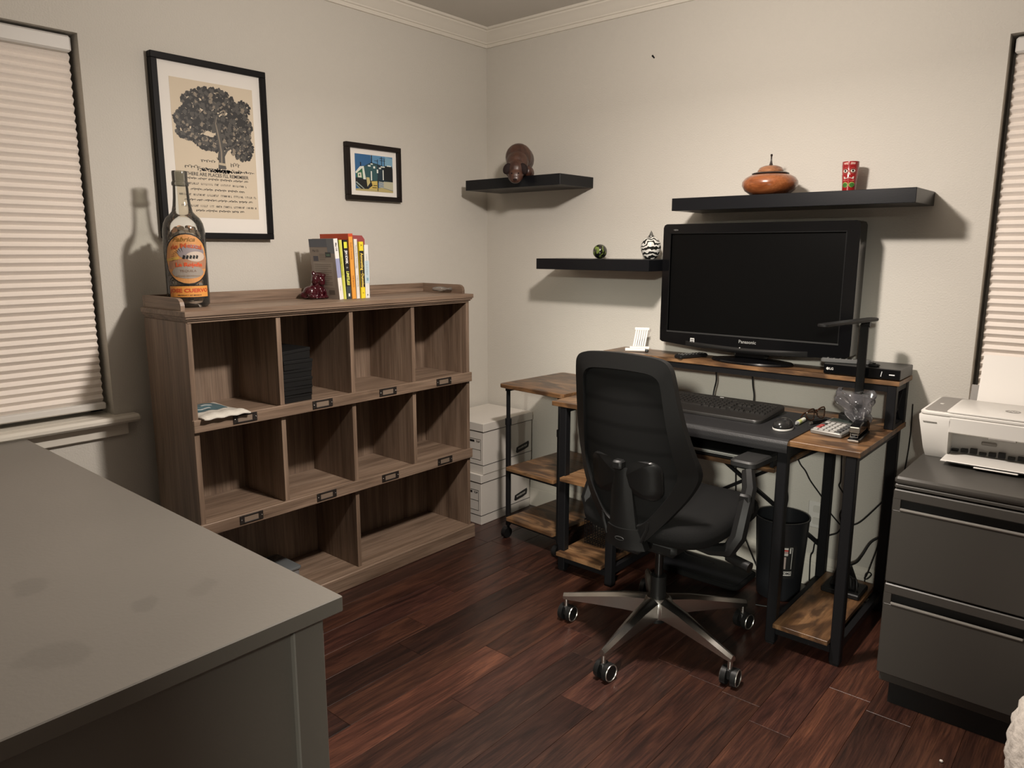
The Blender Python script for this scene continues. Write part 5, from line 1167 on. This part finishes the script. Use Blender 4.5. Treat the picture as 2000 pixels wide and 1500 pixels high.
# column and base
B().cyl((0, 0, .215), (0, 0, .380), .0145, None, 18).build('gas_lift', paint('gas_lift_steel', (.05, .05, .05), .25, metal=.9), ch)
B().cyl((0, 0, .07), (0, 0, .240), .0275, .0270, 22).build('lift_sleeve', PLASTIC, ch)
b = B(); b.lathe([(.028, .095), (.050, .095), (.055, .12), (.052, .152), (.040, .165), (.028, .165), (.028, .095)], (0, 0, 0), 30); b.build('base_hub', CHROME, ch)
arm0 = None
for k in range(5):
    ang = R(-90 + 72 * k)
    if arm0 is None:
        b = B(); st = [(.035, .028, .100, .166), (.12, .024, .100, .156), (.22, .019, .095, .135), (.325, .0125, .088, .112), (.345, .010, .088, .108)]
        vs = []
        for r_, w, z0, z1 in st: vs += [(r_, -w, z0), (r_, -w * .95, z1 - .010), (r_, -w * .25, z1), (r_, w * .25, z1), (r_, w * .95, z1 - .010), (r_, w, z0)]
        fs = [(i * 6 + j, i * 6 + (j + 1) % 6, (i + 1) * 6 + (j + 1) % 6, (i + 1) * 6 + j) for i in range(4) for j in range(6)] + [(5, 4, 3, 2, 1, 0), tuple(range(24, 30))]
        b.add(vs, fs); arm0 = b.build('base_arm', CHROME, ch, ang=30); arm0.rotation_euler = (0, 0, ang)
        cs0 = B().cyl((0, 0, .056), (0, 0, .094), .0085, None, 12).build('caster', CHROME, ch)
        subs = []
        for x in (-.0165, .0165):
            nb = B(); nb.cyl((x - .0085, .008, .030), (x + .0085, .008, .030), .030, None, 26); subs.append(nb.build('wheel', PLASTIC, cs0))
            nb = B(); xx = x + (.0088 if x > 0 else -.0088); nb.tube([(xx, .008 + .0265 * math.cos(t), .030 + .0265 * math.sin(t)) for t in [2 * PI * i / 26 for i in range(26)]], .0022, 6, True); subs.append(nb.build('rim_ring', SILVER, cs0))
        nb = B(); nb.box(-.010, .010, -.012, .020, .022, .062, .006); subs.append(nb.build('yoke', PLASTIC, cs0))
        c = cs0
    else:
        child_copy(arm0, (0, 0, 0), ang)
        c = cs0.copy(); C.objects.link(c); c.parent = ch
        for s_ in subs: d = s_.copy(); C.objects.link(d); d.parent = c
    c.location = (.334 * math.cos(ang), .334 * math.sin(ang), 0); c.rotation_euler = (0, 0, R((-6, 4, -10, 8, 2)[k]))

# ------------------------------------------------------------------ file cabinet, printer, paper, pouf
fc = thing('file_cabinet', 'grey steel two drawer file cabinet under the printer', 'file cabinet', (2.404, -.42, 0))
fx0, fx1, fy0, fy1 = 2.222, 2.586, -.702, -.135
B().box(fx0 + .004, fx1 - .004, fy0 + .022, fy1, .072, .690, .003).build('carcass', CABG, fc, smooth=False)
B().box(fx0, fx1, fy0 - .002, fy1, .694, .716, .006).build('top_panel', CABG, fc, ang=60); B().box(fx0 + .001, fx1 - .001, fy0, fy1, .682, .694, .003).build('top_trim', CABG, fc, smooth=False)
B().box(fx0 + .030, fx1 - .030, fy0 + .040, fy1 - .01, 0, .072).build('plinth', paint('plinth_black', (.006, .006, .006), .6), fc, smooth=False)
for z0, z1 in ((.396, .678), (.108, .391)):
    d = B()
    hz0, hz1 = z1 - .060, z1 - .030
    d.box(fx0, fx1, fy0, fy0 + .020, z0, hz0, .003); d.box(fx0, fx1, fy0, fy0 + .020, hz1, z1, .003); d.box(fx0, fx0 + .020, fy0 + .0005, fy0 + .020, hz0 - .004, hz1 + .004); d.box(fx1 - .020, fx1, fy0 + .0005, fy0 + .020, hz0 - .004, hz1 + .004)
    dr = d.build('drawer_front', CABG, fc, smooth=False)
    B().box(fx0 + .019, fx1 - .019, fy0 + .0185, fy0 + .0205, hz0 - .004, hz1 + .004).build('handle_recess', paint('recess_black', (.010, .010, .010), .7), dr, smooth=False)
    b = B(); b.tube([(fx0 + .021, fy0 + .001, hz0 + .002), (fx1 - .021, fy0 + .001, hz0 + .002)], .0045, 8); b.build('handle_lip', paint('lip_grey', (.30, .285, .26), .3, metal=.5), dr)
pr = thing('printer', 'white inkjet printer with an open paper bay on the file cabinet', 'printer', (2.42, -.28, .716))
PZ = .7165; px0, px1, pyf, pyb = 2.208, 2.632, -.432, -.135
WH2 = paint('printer_white', (.66, .64, .60), .35)
GR2 = paint('printer_grey', (.24, .225, .205), .45)
def side_poly(): return [(pyf + .004, .850), (pyf, .838), (pyf + .012, .745), (pyf + .030, PZ), (pyb - .02, PZ), (pyb, .745), (pyb, .845), (pyb - .008, .852)]
def shell(bb, xa, xb, xta=0): bb.prism(side_poly(), xa, xb, 0)
b = B(); shell(b, px0 + .004, 2.296); b.v = [((x + (.022 * (.85 - z) / .13 if x < px0 + .01 else 0)), y, z) for x, y, z in b.v]; b.build('left_housing', WH2, pr, ang=50)
b = B(); shell(b, 2.575, px1); b.build('right_housing', WH2, pr, ang=50)
B().box(2.294, 2.577, pyf + .002, pyb, .803, .851, .003).build('scanner_bridge', WH2, pr, smooth=False)
B().box(2.296, 2.575, pyf + .075, pyf + .085, PZ, .803).build('bay_back', paint('bay_grey', (.52, .51, .49), .5), pr, smooth=False)
B().box(2.375, 2.415, pyf + .070, pyf + .076, .765, .775, .002).build('bay_latch', GR2, pr, smooth=False)
B().box(2.40, 2.470, pyf - .001, pyf + .012, .799, .806, .002).build('bay_grip', GR2, pr, smooth=False)
b = B()
for k in range(11): b.box(2.30 + .0245 * k, 2.318 + .0245 * k, pyf + .060, pyf + .074, .735, .7425 + .004 * (k % 3))
b.build('rollers', PLASTIC, pr, smooth=False)
B().box(2.298, 2.572, pyf - .010, pyf + .080, PZ + .008, PZ + .013).build('bay_floor', WH2, pr, smooth=False)
b = B(); b.box(2.293, 2.573, -.495, pyf + .02, PZ + .011, PZ + .017, .002); b.tf(0, Matrix.Identity(4)); ot = b.build('output_tray', WH2, pr, smooth=False)
B().box(2.310, 2.560, -.4965, -.4935, PZ + .0125, PZ + .0145).build('tray_slot', PLASTIC, ot, smooth=False); B().box(2.38, 2.49, -.502, -.487, PZ + .007, PZ + .011, .002).build('tray_stop', WH2, ot, smooth=False)
top = B(); top.prism(rrect(px0 + .004, px1, pyf + .004, pyb, .022), .851, .862, 2, .003); tp = top.build('top_deck', WH2, pr)
B().prism(rrect(px0 + .014, 2.60, pyf + .018, pyb - .010, .014), .862, .8632, 2).build('control_strip', GR2, tp)
B().prism(rrect(2.284, 2.618, pyf + .006, pyb - .045, .016), .8625, .869, 2, .002).build('scanner_lid', WH2, tp)
b = B().m(GR2); b.lathe([(.0, .8692), (.020, .8692), (.020, .8696), (0, .8696)], (2.44, -.31, 0), 24); b.m(WH2); b.text('hp', .028, Matrix.Translation((2.44, -.31, .8700)), shear=.25, bold=.0006); b.build('brand_badge', GR2, tp, smooth=False)
B().cyl((2.247, -.285, .8632), (2.247, -.285, .8648), .006, None, 14).build('power_button', WH2, tp); B().box(2.225, 2.262, pyf - .0012, pyf + .004, .829, .8315).build('model_lettering', GR2, pr, smooth=False)
b = B(); b.box(2.300, 2.560, -.004, .004, 0, .06, .002); b.tf(0, Matrix.Translation((0, -.150, .855)) @ Matrix.Rotation(R(-16), 4, 'X')); b.build('rear_feeder', GR2, pr, smooth=False)
b = B(); b.box(2.322, 2.540, -.0015, .0015, -.02, .150); b.tf(0, Matrix.Translation((0, -.1555, .868)) @ Matrix.Rotation(R(-16), 4, 'X')); tag(center_origin(b.build('paper_stack', PAPER, smooth=False)), 'stack of blank white paper standing in the printer feeder', 'paper')
for k in range(1): pass
b = B(); rp2 = random.Random(9)
def pf2(u, v):
    a = u * 2 * PI; t = -PI / 2 + PI * v; r = .262 * max(0, math.cos(t)) ** .55; z = .21 + .21 * math.sin(t)
    k = 1 + .012 * math.sin(a * 23 + v * 40) + .012 * math.sin(a * 37 - v * 55); return (2.842 + r * k * math.cos(a), -.985 + r * k * math.sin(a), max(.0, z))
b.grid(pf2, 120, 50); tag(center_origin(b.build('fleece_pouf', paint('white_fleece', (.66, .61, .55), .95, bump=1.0, bscale=70, spec=.1), ang=180)), 'white fleecy round pouf beside the file cabinet', 'pouf')
for (x, y) in ((2.436, -.862), (1.021, -1.862)): tag(center_origin(B().ball((x, y, .004), (.005, .004, .004), 7, 5).build('paper_crumb', PAPER)), 'tiny white paper crumb on the floor near the file cabinet' if x > 2 else 'tiny white paper crumb on the floor beside the grey desk', 'crumb')
